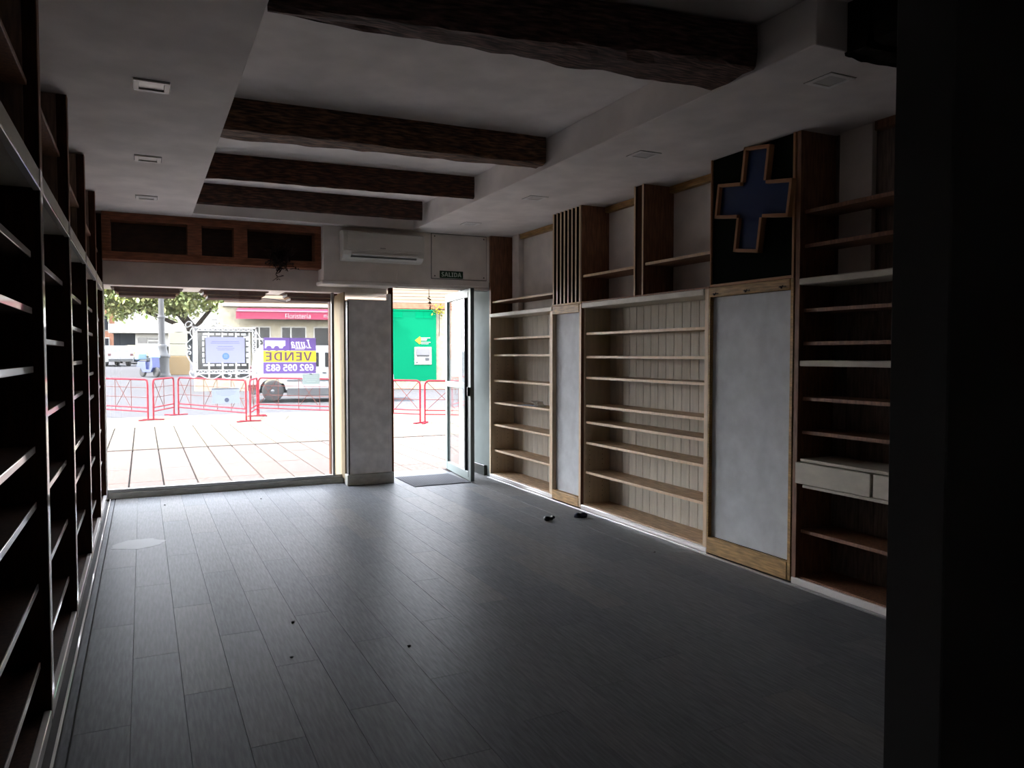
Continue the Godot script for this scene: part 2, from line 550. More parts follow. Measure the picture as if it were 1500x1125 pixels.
func ceiling_and_beams():
	var p = mats
	var c := structure(Node3D.new()) as Node3D
	c.name = "ceiling"
	add_child(c)
	P(c, "slab", Vector3(-0.9, 3.06, -8.75), Vector3(4.22, 3.22, 1.6), p.plaster, 0.0)
	P(c, "lowered_band", Vector3(-0.70, 2.836, -8.58), Vector3(0.47, 3.06, 1.4), p.plaster, 0.004)
	P(c, "lowered_band", Vector3(2.735, 2.836, -8.58), Vector3(4.02, 3.06, -2.537), p.plaster, 0.004)
	P(c, "lowered_band", Vector3(0.47, 2.836, -8.58), Vector3(2.735, 3.06, -8.18), p.plaster, 0.0)
	P(c, "lowered_band", Vector3(3.09, 2.836, -2.40), Vector3(4.02, 3.06, -0.2), p.plaster, 0.004)
	# hewn beams across the recess, nearest first
	var specs := [
		["nearest and widest dark hewn ceiling beam, its underside splintered", 0.47, 2.845, -3.21, 2.26, 8.6, 0.16, 0.40, 0.11, 0.37, 0.215, 0.20, 11, 0.012],
		["second hewn ceiling beam from the camera, with a broad pale weathered underside", 0.47, 2.866, -5.13, 2.25, 2.0, 0.27, 0.20, 0.25, 0.18, 0.194, 0.194, 12, 0.006],
		["third hewn ceiling beam from the camera, its underside a thin brown line", 0.47, 2.866, -6.585, 2.27, 3.4, 0.14, 0.12, 0.07, 0.05, 0.194, 0.194, 13, 0.006],
		["farthest and thinnest-looking hewn ceiling beam, next to the street wall", 0.47, 2.866, -7.77, 2.21, 1.4, 0.13, 0.12, 0.05, 0.045, 0.194, 0.194, 14, 0.004]]
	for i in 4:
		var s: Array = specs[i]
		var o := put(self, "ceiling_beam", hewn(s[4], s[6], s[7], s[8], s[9], s[10], s[11], s[12], s[13]).commit(), p["beam%d" % i], Vector3(s[1], s[2], s[3]), Vector3(0, -deg_to_rad(s[5]), 0))
		tag(o, s[0], "beam", "hewn beams across the ceiling recess")
	# dark beams over the passage at the upper right
	var st := hewn(1.12, 0.16, 0.16, 0.15, 0.15, 0.23, 0.23, 15, 0.012)
	tag(put(self, "ceiling_beam", st.commit(), p.beam_dark, Vector3(2.93, 2.826, -2.42), Vector3.ZERO), "black beam running right to the dark partition, at the end of the right lowered ceiling", "beam", "black beams over the passage")
	var st2 := hewn(1.9, 0.16, 0.16, 0.16, 0.16, 0.225, 0.225, 16, 0.008)
	tag(put(self, "ceiling_beam", st2.commit(), p.beam_dark, Vector3(2.93, 2.832, -2.40), Vector3(0, -PI / 2, 0)), "black beam at upper right, running towards the camera from the other black beam", "beam", "black beams over the passage")
	for i in 3:
		downlight(["white framed square downlight nearest the camera in the left ceiling band", "middle one of the three downlights in the left ceiling band", "left ceiling band downlight nearest the street wall"][i], [0.065, 0.058, 0.055][i], [-4.405, -6.04, -7.52][i], true)
	for i in 4:
		downlight(["flush downlight nearest the camera in the right ceiling band", "second flush downlight from the camera in the right ceiling band, above the cross", "third flush downlight from the camera in the right ceiling band, above the slats", "flush downlight of the right ceiling band nearest the street wall"][i], 3.155, [-2.835, -4.43, -6.06, -7.54][i], false)

# ------------------------------------------------------------------ street front
func shop_front():
	var p = mats
	var w := structure(Node3D.new()) as Node3D
	w.name = "wall_front"
	add_child(w)
	P(w, "lintel", Vector3(-0.90, 2.144, -9.2), Vector3(2.545, 3.06, -8.58), p.wall_paint, 0.003)
	P(w, "lintel_casing", Vector3(1.762, 2.24, -8.58), Vector3(2.58, 2.836, -8.29), p.wall_paint, 0.003)
	P(w, "lintel_casing", Vector3(2.58, 2.24, -8.36), Vector3(4.02, 2.836, -8.29), p.wall_paint, 0.003)
	P(w, "casing_edge", Vector3(1.742, 2.205, -8.58), Vector3(2.58, 2.252, -8.270), p.wall_paint, 0.020)
	P(w, "casing_edge", Vector3(2.58, 2.205, -8.36), Vector3(3.70, 2.252, -8.270), p.wall_paint, 0.020)
	P(w, "porch_lintel", Vector3(2.545, 2.30, -9.2), Vector3(4.3, 3.06, -8.36), p.render_cream, 0.003)
	P(w, "side_wall", Vector3(3.70, 0, -9.25), Vector3(4.3, 2.30, -8.245), p.entry_paint, 0.003)
	P(w, "outer_corner", Vector3(-1.4, 0, -9.2), Vector3(-0.36, 2.144, -8.60), p.render_cream, 0.003)
	P(w, "pier", Vector3(2.035, 0, -9.05), Vector3(2.50, 2.05, -8.45), p.render_cream, 0.003)
	P(w, "facade", Vector3(-3.0, 3.06, -9.2), Vector3(6.0, 6.5, -8.75), p.render_cream, 0.0)
	P(w, "facade", Vector3(4.3, 0, -9.2), Vector3(9.0, 3.06, -8.75), p.render_cream, 0.0)
	P(w, "facade", Vector3(-6.0, 0, -9.2), Vector3(-1.4, 3.06, -8.75), p.render_cream, 0.0)
	P(w, "baseboard", Vector3(3.665, 0, -8.95), Vector3(3.70, 0.125, -8.36), p.dark_marble, 0.004)
	# pillar between window and door
	var col := thing("pillar", "grey stuccoed pillar with dark metal edges between shop window and door", "pillar", Vector3(2.28, 0, -8.40))
	P(col, "stucco_face", Vector3(2.045, 0.12, -8.45), Vector3(2.495, 2.06, -8.36), p.stucco, 0.003)
	P(col, "edge_strip", Vector3(2.030, 0.12, -8.45), Vector3(2.045, 2.04, -8.355), p.dark_metal, 0.002)
	P(col, "edge_strip", Vector3(2.495, 0.12, -8.45), Vector3(2.53, 2.13, -8.37), p.stucco, 0.002)
	P(col, "plinth", Vector3(2.012, 0.0, -8.45), Vector3(2.545, 0.122, -8.335), p.marble, 0.004)
	# window: sill, frame and one large pane
	var wn := structure(Node3D.new()) as Node3D
	wn.name = "window_1"
	add_child(wn)
	P(wn, "sill", Vector3(-0.335, 0, -8.78), Vector3(2.035, 0.062, -8.60), p.marble, 0.006)
	P(wn, "bottom_rail", Vector3(-0.335, 0.062, -8.66), Vector3(2.03, 0.095, -8.615), p.aluminium, 0.004)
	P(wn, "jamb", Vector3(1.915, 0.095, -8.66), Vector3(1.945, 2.144, -8.615), p.aluminium, 0.003)
	P(wn, "jamb", Vector3(-0.36, 0.0, -8.66), Vector3(-0.335, 2.144, -8.60), p.aluminium, 0.003)
	P(wn, "pane", Vector3(-0.335, 0.095, -8.645), Vector3(1.915, 2.144, -8.637), p.glass, 0.0)
	P(wn, "post", Vector3(1.985, 0.0, -9.12), Vector3(2.035, 2.144, -9.02), p.post_brown, 0.003)
	P(wn, "liner", Vector3(2.018, 0.06, -9.02), Vector3(2.034, 2.144, -8.47), p.plywood, 0.002)
	# door: frame post, open leaf folded in against the right side wall
	var dr := structure(Node3D.new()) as Node3D
	dr.name = "door_1"
	add_child(dr)
	org[dr] = Vector3.ZERO
	P(dr, "frame_post", Vector3(2.53, 0.0, -8.50), Vector3(2.562, 2.24, -8.40), p.post_brown, 0.003)
	P(dr, "frame_head", Vector3(2.562, 2.20, -8.37), Vector3(3.70, 2.222, -8.33), p.dark_metal, 0.002)
	var leaf := Node3D.new()
	leaf.name = "leaf"
	dr.add_child(leaf)
	leaf.position = Vector3(3.46, 0, -9.05)
	leaf.rotation.y = atan2(-0.113, 1.095)          # local -z .. the leaf runs along +z from its hinge
	org[leaf] = Vector3.ZERO
	var L := 1.10
	P(leaf, "stile", Vector3(-0.022, 0.012, 0.0), Vector3(0.022, 2.20, 0.085), p.door_frame, 0.004)
	P(leaf, "stile", Vector3(-0.022, 0.012, L - 0.09), Vector3(0.022, 2.20, L), p.door_frame, 0.004)
	P(leaf, "top_rail", Vector3(-0.022, 2.10, 0.085), Vector3(0.022, 2.20, L - 0.09), p.door_frame, 0.004)
	P(leaf, "bottom_rail", Vector3(-0.022, 0.012, 0.085), Vector3(0.022, 0.11, L - 0.09), p.door_frame, 0.004)
	P(leaf, "middle_rail", Vector3(-0.022, 1.05, 0.085), Vector3(0.022, 1.12, L - 0.23), p.door_frame, 0.004)
	P(leaf, "mullion", Vector3(-0.024, 0.11, L - 0.25), Vector3(0.024, 2.10, L - 0.22), p.rubber, 0.003)
	P(leaf, "gasket", Vector3(-0.024, 0.05, L - 0.105), Vector3(0.024, 2.16, L - 0.088), p.rubber, 0.002)
	P(leaf, "pane", Vector3(-0.004, 0.11, 0.085), Vector3(0.004, 2.10, L - 0.25), p.door_glass, 0.0)
	P(leaf, "pane", Vector3(-0.004, 0.11, L - 0.22), Vector3(0.004, 2.10, L - 0.105), p.door_glass, 0.0)
	P(leaf, "handle", Vector3(-0.05, 0.98, L - 0.06), Vector3(-0.022, 1.08, L - 0.03), p.dark_metal, 0.004)
	P(leaf, "notice", Vector3(-0.008, 1.19, 0.25), Vector3(-0.005, 1.80, L - 0.40), p.sticker_white, 0.0)
	# wooden niche box above the window
	var nb := thing("niche_box", "reddish wood frame with three open niches above the shop window", "wall shelf", Vector3(0.7, 2.38, -8.58))
	var xs := [-0.336, -0.258, 0.425, 0.562, 0.867, 1.003, 1.695, 1.775]
	P(nb, "top_rail", Vector3(-0.336, 2.757, -8.58), Vector3(1.775, 2.834, -8.40), p.box_wood, 0.003)
	P(nb, "bottom_rail", Vector3(-0.336, 2.378, -8.58), Vector3(1.762, 2.455, -8.40), p.box_wood, 0.003)
	for i in 4:
		P(nb, "stile", Vector3(xs[2 * i], 2.455, -8.58), Vector3(min(xs[2 * i + 1], 1.762), 2.757, -8.40), p.box_wood, 0.003)
	P(nb, "back_panel", Vector3(-0.336, 2.40, -8.582), Vector3(1.762, 2.80, -8.572), p.box_back, 0.0)
	# air conditioner
	var ac := thing("air_conditioner", "white split air conditioner on the casing above the pillar", "air conditioner", Vector3(2.35, 2.46, -8.29))
	var st := st_new()
	var prof := PackedVector2Array([Vector2(0, 2.462), Vector2(0.06, 2.462), Vector2(0.12, 2.478), Vector2(0.165, 2.515), Vector2(0.185, 2.56), Vector2(0.19, 2.70), Vector2(0.175, 2.755), Vector2(0.13, 2.775), Vector2(0, 2.78)])
	# profile z-y swept along x
	extrude(st, prof, 0.90, Transform3D(Basis(Vector3(0, 0, 1), Vector3(0, 1, 0), Vector3(1, 0, 0)), Vector3(1.935, 0, -8.29)))
	O(ac, "body", st, p.ac_white)
	P(ac, "front_cover", Vector3(1.975, 2.575, -8.105), Vector3(2.80, 2.755, -8.093), p.ac_white, 0.004)
	var lou := st_new()
	bx(lou, Vector3(2.02, 2.512, -8.135), Vector3(2.75, 2.536, -8.092), 0.006)
	O(ac, "louvre", lou, p.ac_white)
	P(ac, "air_slot", Vector3(2.02, 2.492, -8.165), Vector3(2.75, 2.506, -8.118), p.ac_grey, 0.001)
	P(ac, "badge", Vector3(2.33, 2.592, -8.094), Vector3(2.39, 2.600, -8.0915), p.ac_grey, 0.0)
	# access panel and exit sign
	var ap := thing("access_panel", "square white access panel screwed to the wall above the door", "wall panel", Vector3(3.32, 2.32, -8.29))
	P(ap, "gap", Vector3(2.979, 2.316, -8.29), Vector3(3.668, 2.834, -8.2865), p.screw, 0.0)
	P(ap, "board", Vector3(2.985, 2.322, -8.29), Vector3(3.662, 2.828, -8.278), p.wall_paint, 0.003)
	for q in [[3.02, 2.80], [3.63, 2.80], [3.02, 2.35], [3.63, 2.35]]:
		P(ap, "screw", Vector3(q[0] - 0.007, q[1] - 0.007, -8.28), Vector3(q[0] + 0.007, q[1] + 0.007, -8.275), p.screw, 0.002)
	var ex := thing("exit_sign", "small dark green SALIDA exit sign over the door", "sign", Vector3(3.22, 2.327, -8.278))
	P(ex, "plate", Vector3(3.078, 2.328, -8.278), Vector3(3.365, 2.411, -8.272), p.sign_green, 0.001)
	words(ex, "lettering", "SALIDA", 0.245, 0.052, 0.002, p.sign_letter, Vector3(3.2215, 2.3695, -8.271))
	# wooden coffers under the outer soffit
	for i in 3:
		var x0: float = [-0.28, 0.57, 1.435][i]
		var x1: float = [0.397, 1.263, 2.02][i]
		var cf := thing("soffit_coffer", ["stepped brown wooden soffit block outside, at the left end of the window", "stepped brown wooden soffit block outside, in the middle above the window", "stepped brown wooden soffit block outside, beside the pillar"][i], "soffit block", Vector3((x0 + x1) / 2, 2.144, -8.9), "wooden blocks under the outer soffit")
		P(cf, "lip", Vector3(x0, 2.132, -9.12), Vector3(x1, 2.144, -8.77), p.coffer_wood, 0.002)
		P(cf, "upper_step", Vector3(x0 + 0.03, 2.098, -9.12), Vector3(x1 - 0.03, 2.132, -8.80), p.coffer_wood, 0.002)
		P(cf, "light_strip", Vector3(x0 + 0.05, 2.086, -9.12), Vector3(x1 - 0.05, 2.098, -8.84), p.coffer_side, 0.002)
		P(cf, "lower_step", Vector3(x0 + 0.07, 2.056, -9.12), Vector3(x1 - 0.07, 2.086, -8.82), p.coffer_wood, 0.002)
	window_signs()

func arc(pts: Array, steps := 8) -> Array:
	# smooth curve through points
	var c := Curve3D.new()
	for i in pts.size():
		var a: Vector3 = pts[max(i - 1, 0)]
		var b: Vector3 = pts[min(i + 1, pts.size() - 1)]
		var t := (b - a) / 6.0
		c.add_point(pts[i], -t, t)
	var out := []
	for i in pts.size() - 1:
		for k in steps: out.append(c.sample(i, float(k) / steps))
	out.append(pts[-1])
	return out

func glyphs(img: Image, s: String, at: Rect2, c: Color, bold := true, slant := 0.0, serif := false):
	# prints s into the rectangle `at` (pixels) of img
	var f := SystemFont.new()
	f.font_names = PackedStringArray(["Droid Serif" if serif else "Droid Sans"])
	f.font_weight = 700 if bold else 400
	var t := TextMesh.new()
	t.text = s
	t.font = f
	t.font_size = 64
	t.pixel_size = 0.01
	t.depth = 0.0
	var v: PackedVector3Array = t.get_mesh_arrays()[Mesh.ARRAY_VERTEX]
	var idx: PackedInt32Array = t.get_mesh_arrays()[Mesh.ARRAY_INDEX]
	var bb := t.get_aabb()
	var q := PackedVector2Array()
	for p in v:
		var u := (p.x - bb.position.x) / bb.size.x
		var w := 1.0 - (p.y - bb.position.y) / bb.size.y
		q.append(at.position + Vector2(u * at.size.x + slant * (1.0 - w) * at.size.y, w * at.size.y))
	for i in range(0, idx.size(), 3):
		var a := q[idx[i]]
		var b := q[idx[i + 1]]
		var d := q[idx[i + 2]]
		for y in range(int(floor(min(a.y, b.y, d.y))), int(ceil(max(a.y, b.y, d.y))) + 1):
			for x in range(int(floor(min(a.x, b.x, d.x))), int(ceil(max(a.x, b.x, d.x))) + 1):
				if x < 0 or y < 0 or x >= img.get_width() or y >= img.get_height(): continue
				if Geometry2D.point_is_inside_triangle(Vector2(x + 0.5, y + 0.5), a, b, d): img.set_pixel(x, y, c)

func disc(img: Image, c: Vector2, r: float, col: Color):
	for y in range(int(c.y - r), int(c.y + r) + 1):
		for x in range(int(c.x - r), int(c.x + r) + 1):
			if x >= 0 and y >= 0 and x < img.get_width() and y < img.get_height() and Vector2(x, y).distance_to(c) <= r: img.set_pixel(x, y, col)

func sheet(parent: Node3D, called: String, lo: Vector2, hi: Vector2, z: float, img: Image, glow: float) -> MeshInstance3D:
	# a printed sheet of paper or film on the pane; daylight comes through it
	var m := StandardMaterial3D.new()
	m.albedo_texture = ImageTexture.create_from_image(img)
	m.roughness = 0.8
	m.metallic_specular = 0.2
	m.backlight_enabled = true
	m.backlight = Color(glow, glow, glow)
	m.cull_mode = BaseMaterial3D.CULL_DISABLED
	var st := st_new()
	for k in [0, 1, 2, 0, 2, 3]:
		var q: Vector2 = [Vector2(0, 0), Vector2(1, 0), Vector2(1, 1), Vector2(0, 1)][k]
		st.set_uv(q)
		st.set_normal(Vector3(0, 0, 1))
		st.add_vertex(Vector3(lerpf(lo.x, hi.x, q.x), lerpf(hi.y, lo.y, q.y), z))
	return O(parent, called, st, m)

func page(w: int, h: int, c: Color) -> Image:
	var img := Image.create(w, h, false, Image.FORMAT_RGB8)
	img.fill(c)
	return img

func print_lines(img: Image, cx: float, lines: Array, th: int, ink: Color):
	for l in lines:
		var x: float = cx - l[1] * 0.5
		while x < cx + l[1] * 0.5 - 4.0:
			var k := rng.randf_range(10, 30)
			img.fill_rect(Rect2i(int(x), int(l[0]), int(min(k, cx + l[1] * 0.5 - x)), th), ink)
			x += k + 5

func window_signs():
	var p = mats
	var z := -8.632
	# for-sale banner: read from the street, so mirrored from inside
	var purple := Color(0.46, 0.38, 0.60)
	var white := Color(0.96, 0.95, 1.0)
	var ink := Color(0.44, 0.34, 0.40)
	var b := thing("sale_banner", "purple and yellow VENDE banner with a phone number, mirrored from inside", "banner", Vector3(1.46, 1.24, z))
	var im := page(1120, 784, purple)
	im.fill_rect(Rect2i(0, 284, 1120, 250), Color(0.94, 0.90, 0.28))
	im.fill_rect(Rect2i(0, 280, 1120, 8), Color(0.90, 0.82, 0.75))
	im.fill_rect(Rect2i(0, 530, 1120, 8), Color(0.95, 0.85, 0.80))
	glyphs(im, "VENDE", Rect2(86, 310, 990, 196), ink)
	glyphs(im, "692 095 683", Rect2(56, 580, 1010, 150), white)
	glyphs(im, "Luna", Rect2(100, 40, 420, 190), white, true, 0.25, true)
	im.fill_rect(Rect2i(250, 238, 200, 10), white)
	im.fill_rect(Rect2i(656, 60, 430, 170), Color(0.86, 0.87, 0.98))
	for k in 3: disc(im, Vector2([1000, 840, 656][k], 232), 58, purple)
	for k in 11: im.fill_rect(Rect2i(690 + k * 34, 92, 22, 10), Color(0.55, 0.52, 0.75))
	im.fill_rect(Rect2i(552, 0, 9, 390), Color(0.22, 0.18, 0.34))
	im.flip_x()
	sheet(b, "printed_film", Vector2(1.178, 1.243), Vector2(1.742, 1.634), z, im, 0.9)
	P(b, "corner_tape", Vector3(1.165, 1.60, z - 0.001), Vector3(1.19, 1.625, z + 0.0006), p.sticker_white, 0.0)
	P(b, "corner_tape", Vector3(1.730, 1.255, z - 0.001), Vector3(1.755, 1.28, z + 0.0006), p.sticker_white, 0.0)
	# notices taped to the pane
	var ni := Color(0.36, 0.37, 0.50)
	var n := thing("window_notice", "lilac paper notice with a round seal inside the white ornate frame", "notice", Vector3(0.79, 1.36, z))
	var i1 := page(776, 548, Color(0.62, 0.63, 0.75))
	print_lines(i1, 388, [[92, 540], [126, 580], [196, 300], [232, 360], [268, 320]], 8, ni)
	disc(i1, Vector2(392, 406), 70, Color(0.40, 0.52, 0.74))
	for k in 3: i1.fill_rect(Rect2i(356, 376 + k * 24, 72, 6), Color(0.62, 0.70, 0.85))
	sheet(n, "paper", Vector2(0.600, 1.362), Vector2(0.988, 1.636), z, i1, 0.9)
	for q in [[0.600, 1.636], [0.988, 1.636]]: P(n, "tape", Vector3(q[0] - 0.012, q[1] - 0.008, z), Vector3(q[0] + 0.012, q[1] + 0.008, z + 0.0006), p.sticker_white, 0.0)
	var n2 := thing("window_notice", "grey paper notice low on the window, in front of the barriers", "notice", Vector3(0.79, 0.93, z))
	var i2 := page(556, 324, Color(0.60, 0.63, 0.67))
	print_lines(i2, 280, [[44, 320], [72, 400], [100, 380], [128, 340], [156, 200]], 7, Color(0.50, 0.52, 0.56))
	disc(i2, Vector2(296, 252), 46, Color(0.36, 0.38, 0.44))
	sheet(n2, "paper", Vector2(0.652, 0.932), Vector2(0.930, 1.094), z, i2, 0.9)
	P(n2, "tape", Vector3(0.648, 1.083, z), Vector3(0.934, 1.096, z + 0.0006), p.sticker_white, 0.0)
	var n3 := thing("window_notice", "small blank grey green sheet under the purple banner", "notice", Vector3(1.69, 1.12, z))
	var i3 := page(376, 232, Color(0.60, 0.65, 0.63))
	print_lines(i3, 188, [[50, 280], [90, 280], [130, 280], [170, 200]], 6, Color(0.76, 0.80, 0.78))
	sheet(n3, "paper", Vector2(1.592, 1.122), Vector2(1.780, 1.238), z, i3, 0.9)
	P(n3, "tape", Vector3(1.67, 1.228, z), Vector3(1.70, 1.244, z + 0.0006), p.sticker_white, 0.0)
	# white ornate frame stuck on the glass round the notice
	var f := thing("ornate_frame", "white ornate scrollwork frame stuck on the window round the notice", "window decoration", Vector3(0.79, 1.24, z))
	var bars := st_new()
	var zz := z - 0.003
	for a in [[0.474, 0.490, 1.250, 1.740], [0.508, 0.520, 1.290, 1.700], [1.068, 1.078, 1.290, 1.700], [1.098, 1.112, 1.248, 1.744]]:
		bx(bars, Vector3(a[0], a[2], zz), Vector3(a[1], a[3], zz + 0.003), 0.0)
	for a in [[0.474, 1.112, 1.728, 1.742], [0.508, 1.078, 1.697, 1.706], [0.508, 1.078, 1.284, 1.292], [0.474, 1.112, 1.246, 1.260]]:
		bx(bars, Vector3(a[0], a[2], zz), Vector3(a[1], a[3], zz + 0.003), 0.0)
	O(f, "border", bars, p.sticker_white)
	var lat := st_new()
	for side in 4:                                    # lattice between the two border lines
		var along := 0.56 if side < 2 else 0.42
		var cnt := 22 if side < 2 else 20
		for k in cnt:
			var t0 := float(k) / cnt * along
			var t1 := float(k + 1) / cnt * along
			var a: Vector3
			var c2: Vector3
			var up := k % 2 == 0
			if side < 2:
				var y0: float = [1.706, 1.260][side]
				var y1: float = [1.728, 1.284][side]
				a = Vector3(0.52 + t0, y0 if up else y1, zz + 0.0015); c2 = Vector3(0.52 + t1, y1 if up else y0, zz + 0.0015)
			else:
				var x0: float = [0.490, 1.078][side - 2]
				var x1: float = [0.508, 1.098][side - 2]
				a = Vector3(x0 if up else x1, 1.285 + t0, zz + 0.0015); c2 = Vector3(x1 if up else x0, 1.285 + t1, zz + 0.0015)
			tube(lat, [a, c2], 0.0028, 4)
	O(f, "lattice", lat, p.sticker_white)
	var dash := st_new()
	for k in 7:
		var x0: float = 0.572 + k * 0.064
		bx(dash, Vector3(x0, 1.655, zz), Vector3(x0 + 0.046, 1.676, zz + 0.003), 0.002)
		bx(dash, Vector3(x0, 1.330, zz), Vector3(x0 + 0.046, 1.348, zz + 0.003), 0.002)
	for k in 5:
		var y0: float = 1.362 + k * 0.060
		bx(dash, Vector3(0.566, y0, zz), Vector3(0.584, y0 + 0.044, zz + 0.003), 0.002)
		bx(dash, Vector3(1.004, y0, zz), Vector3(1.030, y0 + 0.044, zz + 0.003), 0.002)
	O(f, "inner_dashes", dash, p.sticker_white)
	var sc := st_new()
	var curves := [
		[[0.52, 1.735], [0.567, 1.769], [0.608, 1.805], [0.675, 1.82], [0.735, 1.807], [0.745, 1.782], [0.715, 1.775], [0.708, 1.79]],
		[[0.54, 1.742], [0.60, 1.768], [0.66, 1.772], [0.72, 1.752], [0.80, 1.76], [0.86, 1.744]],
		[[0.492, 1.735], [0.46, 1.752], [0.419, 1.735], [0.408, 1.766], [0.432, 1.793], [0.462, 1.788], [0.470, 1.768], [0.450, 1.762]],
		[[0.48, 1.74], [0.452, 1.70], [0.455, 1.66], [0.474, 1.63]],
		[[0.474, 1.63], [0.435, 1.59], [0.412, 1.564], [0.415, 1.53], [0.440, 1.51], [0.452, 1.53], [0.438, 1.545]],
		[[0.474, 1.345], [0.438, 1.397], [0.417, 1.45], [0.430, 1.485], [0.452, 1.478], [0.450, 1.456], [0.436, 1.458]],
		[[0.470, 1.255], [0.452, 1.28], [0.440, 1.25], [0.470, 1.212], [0.505, 1.225], [0.500, 1.25], [0.482, 1.244]],
		[[0.50, 1.24], [0.545, 1.235], [0.60, 1.205], [0.67, 1.198], [0.72, 1.222], [0.75, 1.245]],
		[[0.75, 1.245], [0.79, 1.20], [0.84, 1.21], [0.845, 1.236], [0.82, 1.236]],
		[[1.105, 1.225], [1.05, 1.233], [0.985, 1.206], [0.93, 1.196], [0.895, 1.215], [0.905, 1.24], [0.93, 1.236]],
		[[1.098, 1.742], [1.115, 1.69], [1.150, 1.63], [1.180, 1.59], [1.176, 1.56], [1.150, 1.552], [1.140, 1.572], [1.156, 1.584]],
		[[1.112, 1.30], [1.135, 1.36], [1.165, 1.42], [1.168, 1.47], [1.142, 1.48], [1.136, 1.456]]]
	for c3 in curves:
		var pts := []
		for q in c3: pts.append(Vector3(q[0], q[1], zz + 0.0015))
		tube(sc, arc(pts, 6), 0.0055, 5)
	O(f, "scrolls", sc, p.sticker_white)

# ------------------------------------------------------------------ shelving along the left wall
func left_shelving():
	var p = mats
	var X := -0.34           # front plane
	var zb := [-2.18, -3.475, -4.765, -6.11, -7.43, -8.56]
	var ys := [
		[1.845, 1.63, 1.406, 1.097, 0.882, 0.562, 0.253],
		[1.84, 1.519, 1.203, 0.884, 0.564, 0.252],
		[1.82, 1.625, 1.41, 1.20, 0.89, 0.686, 0.37],
		[1.83, 1.63, 1.306, 1.114, 0.785, 0.586, 0.21],
		[1.80, 1.45, 1.15, 0.72, 0.40]]
	var ups := [2.49, 2.518, 2.48, 2.47, 2.47]
	var labels := ["dark shelving unit nearest the camera on the left, cut off by the picture's edge", "second dark shelving unit from the camera on the left wall, with six wide gaps", "third dark shelving unit from the camera on the left wall", "fourth dark shelving unit from the camera on the left wall", "narrowest-looking left shelving unit, beside the shop window"]
	for u in 5:
		var za: float = zb[u]
		var zc: float = zb[u + 1]
		var t := thing("shelving_unit", labels[u], "shelving", Vector3(X, 0, (za + zc) / 2), "shelving units along the left wall")
		for s in 2:
			var z0: float = za - 0.035 if s == 0 else zc
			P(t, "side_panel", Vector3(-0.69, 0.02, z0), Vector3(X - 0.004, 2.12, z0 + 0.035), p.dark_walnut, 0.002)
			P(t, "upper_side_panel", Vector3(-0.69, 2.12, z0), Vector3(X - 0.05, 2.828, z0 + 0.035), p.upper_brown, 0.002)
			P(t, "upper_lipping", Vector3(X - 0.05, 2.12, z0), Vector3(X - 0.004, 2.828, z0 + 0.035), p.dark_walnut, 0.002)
			P(t, "edge_band", Vector3(X - 0.004, 0.02, z0), Vector3(X, 2.16, z0 + 0.035), p.white_edge, 0.001)
			P(t, "edge_band", Vector3(X - 0.004, 2.162, z0), Vector3(X, 2.828, z0 + 0.035), p.walnut, 0.001)
		var zi: float = zc + 0.035
		var zo: float = za - 0.035
		P(t, "back_panel", Vector3(-0.697, 0.02, zc + 0.002), Vector3(-0.690, 2.828, za - 0.002), p.walnut, 0.0)
		for y: float in ys[u]:
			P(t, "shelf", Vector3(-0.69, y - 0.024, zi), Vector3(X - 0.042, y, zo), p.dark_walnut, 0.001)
			P(t, "shelf_edge", Vector3(X - 0.042, y - 0.025, zi), Vector3(X - 0.037, y, zo), p.white_edge, 0.001)
		P(t, "upper_shelf", Vector3(-0.69, ups[u] - 0.022, zi), Vector3(X - 0.037, ups[u], zo), p.walnut, 0.002)
		P(t, "cornice", Vector3(-0.69, 2.085, zi), Vector3(X - 0.004, 2.158, zo), p.white_moulding, 0.002)
		P(t, "cornice_edge", Vector3(-0.365, 2.076, zi), Vector3(X, 2.087, zo), p.white_edge, 0.001)
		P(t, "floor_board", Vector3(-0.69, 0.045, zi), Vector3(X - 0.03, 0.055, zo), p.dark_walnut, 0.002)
		P(t, "base_rail", Vector3(X - 0.030, 0.0, zi), Vector3(X - 0.004, 0.058, zo), p.white_edge, 0.003)
	# a second, nearer row out of the picture closes the wall
	var t2 := thing("shelving_unit", "dark end of the shelving run beyond the left edge of the picture", "shelving", Vector3(X, 0, -1.4))
	P(t2, "side_panel", Vector3(-0.69, 0.02, -2.178), Vector3(X, 2.828, -2.143), p.dark_walnut, 0.002)

# ------------------------------------------------------------------ shelving along the right wall
var XR := 3.68
var XB := 3.985

func boards(t: Node3D, y0: float, y1: float, z0: float, z1: float, pitch := 0.105, mat: Material = null):
	# tongue-and-groove back boards
	var n := int(round((z1 - z0) / pitch))
	for i in n:
		var a := lerpf(z0, z1, float(i) / n)
		var b := lerpf(z0, z1, float(i + 1) / n)
		P(t, "back_board", Vector3(XB, y0, a + 0.0012), Vector3(XB + 0.012, y1, b - 0.0012), mat if mat else mats["back%d" % rng.randi_range(0, 2)], 0.004)

func upright(t: Node3D, z0: float, z1: float, y0: float, y1: float, mat: Material, edge: Material, dx := 0.0):
	P(t, "side_panel", Vector3(XR + 0.004 + dx, y0, z0), Vector3(XB + 0.01, y1, z1), mat, 0.001)
	P(t, "edge_band", Vector3(XR + dx, y0, z0), Vector3(XR + 0.004 + dx, y1, z1), edge, 0.001)

func shelf(t: Node3D, y: float, z0: float, z1: float, mat: Material, edge: Material, th := 0.022, x := 3.722):
	var o := P(t, "shelf", Vector3(x + 0.004, y - th, z0), Vector3(XB, y, z1), mat, 0.001)
	P(o, "edge_band", Vector3(x, y - th, z0), Vector3(x + 0.004, y, z1), edge, 0.001)

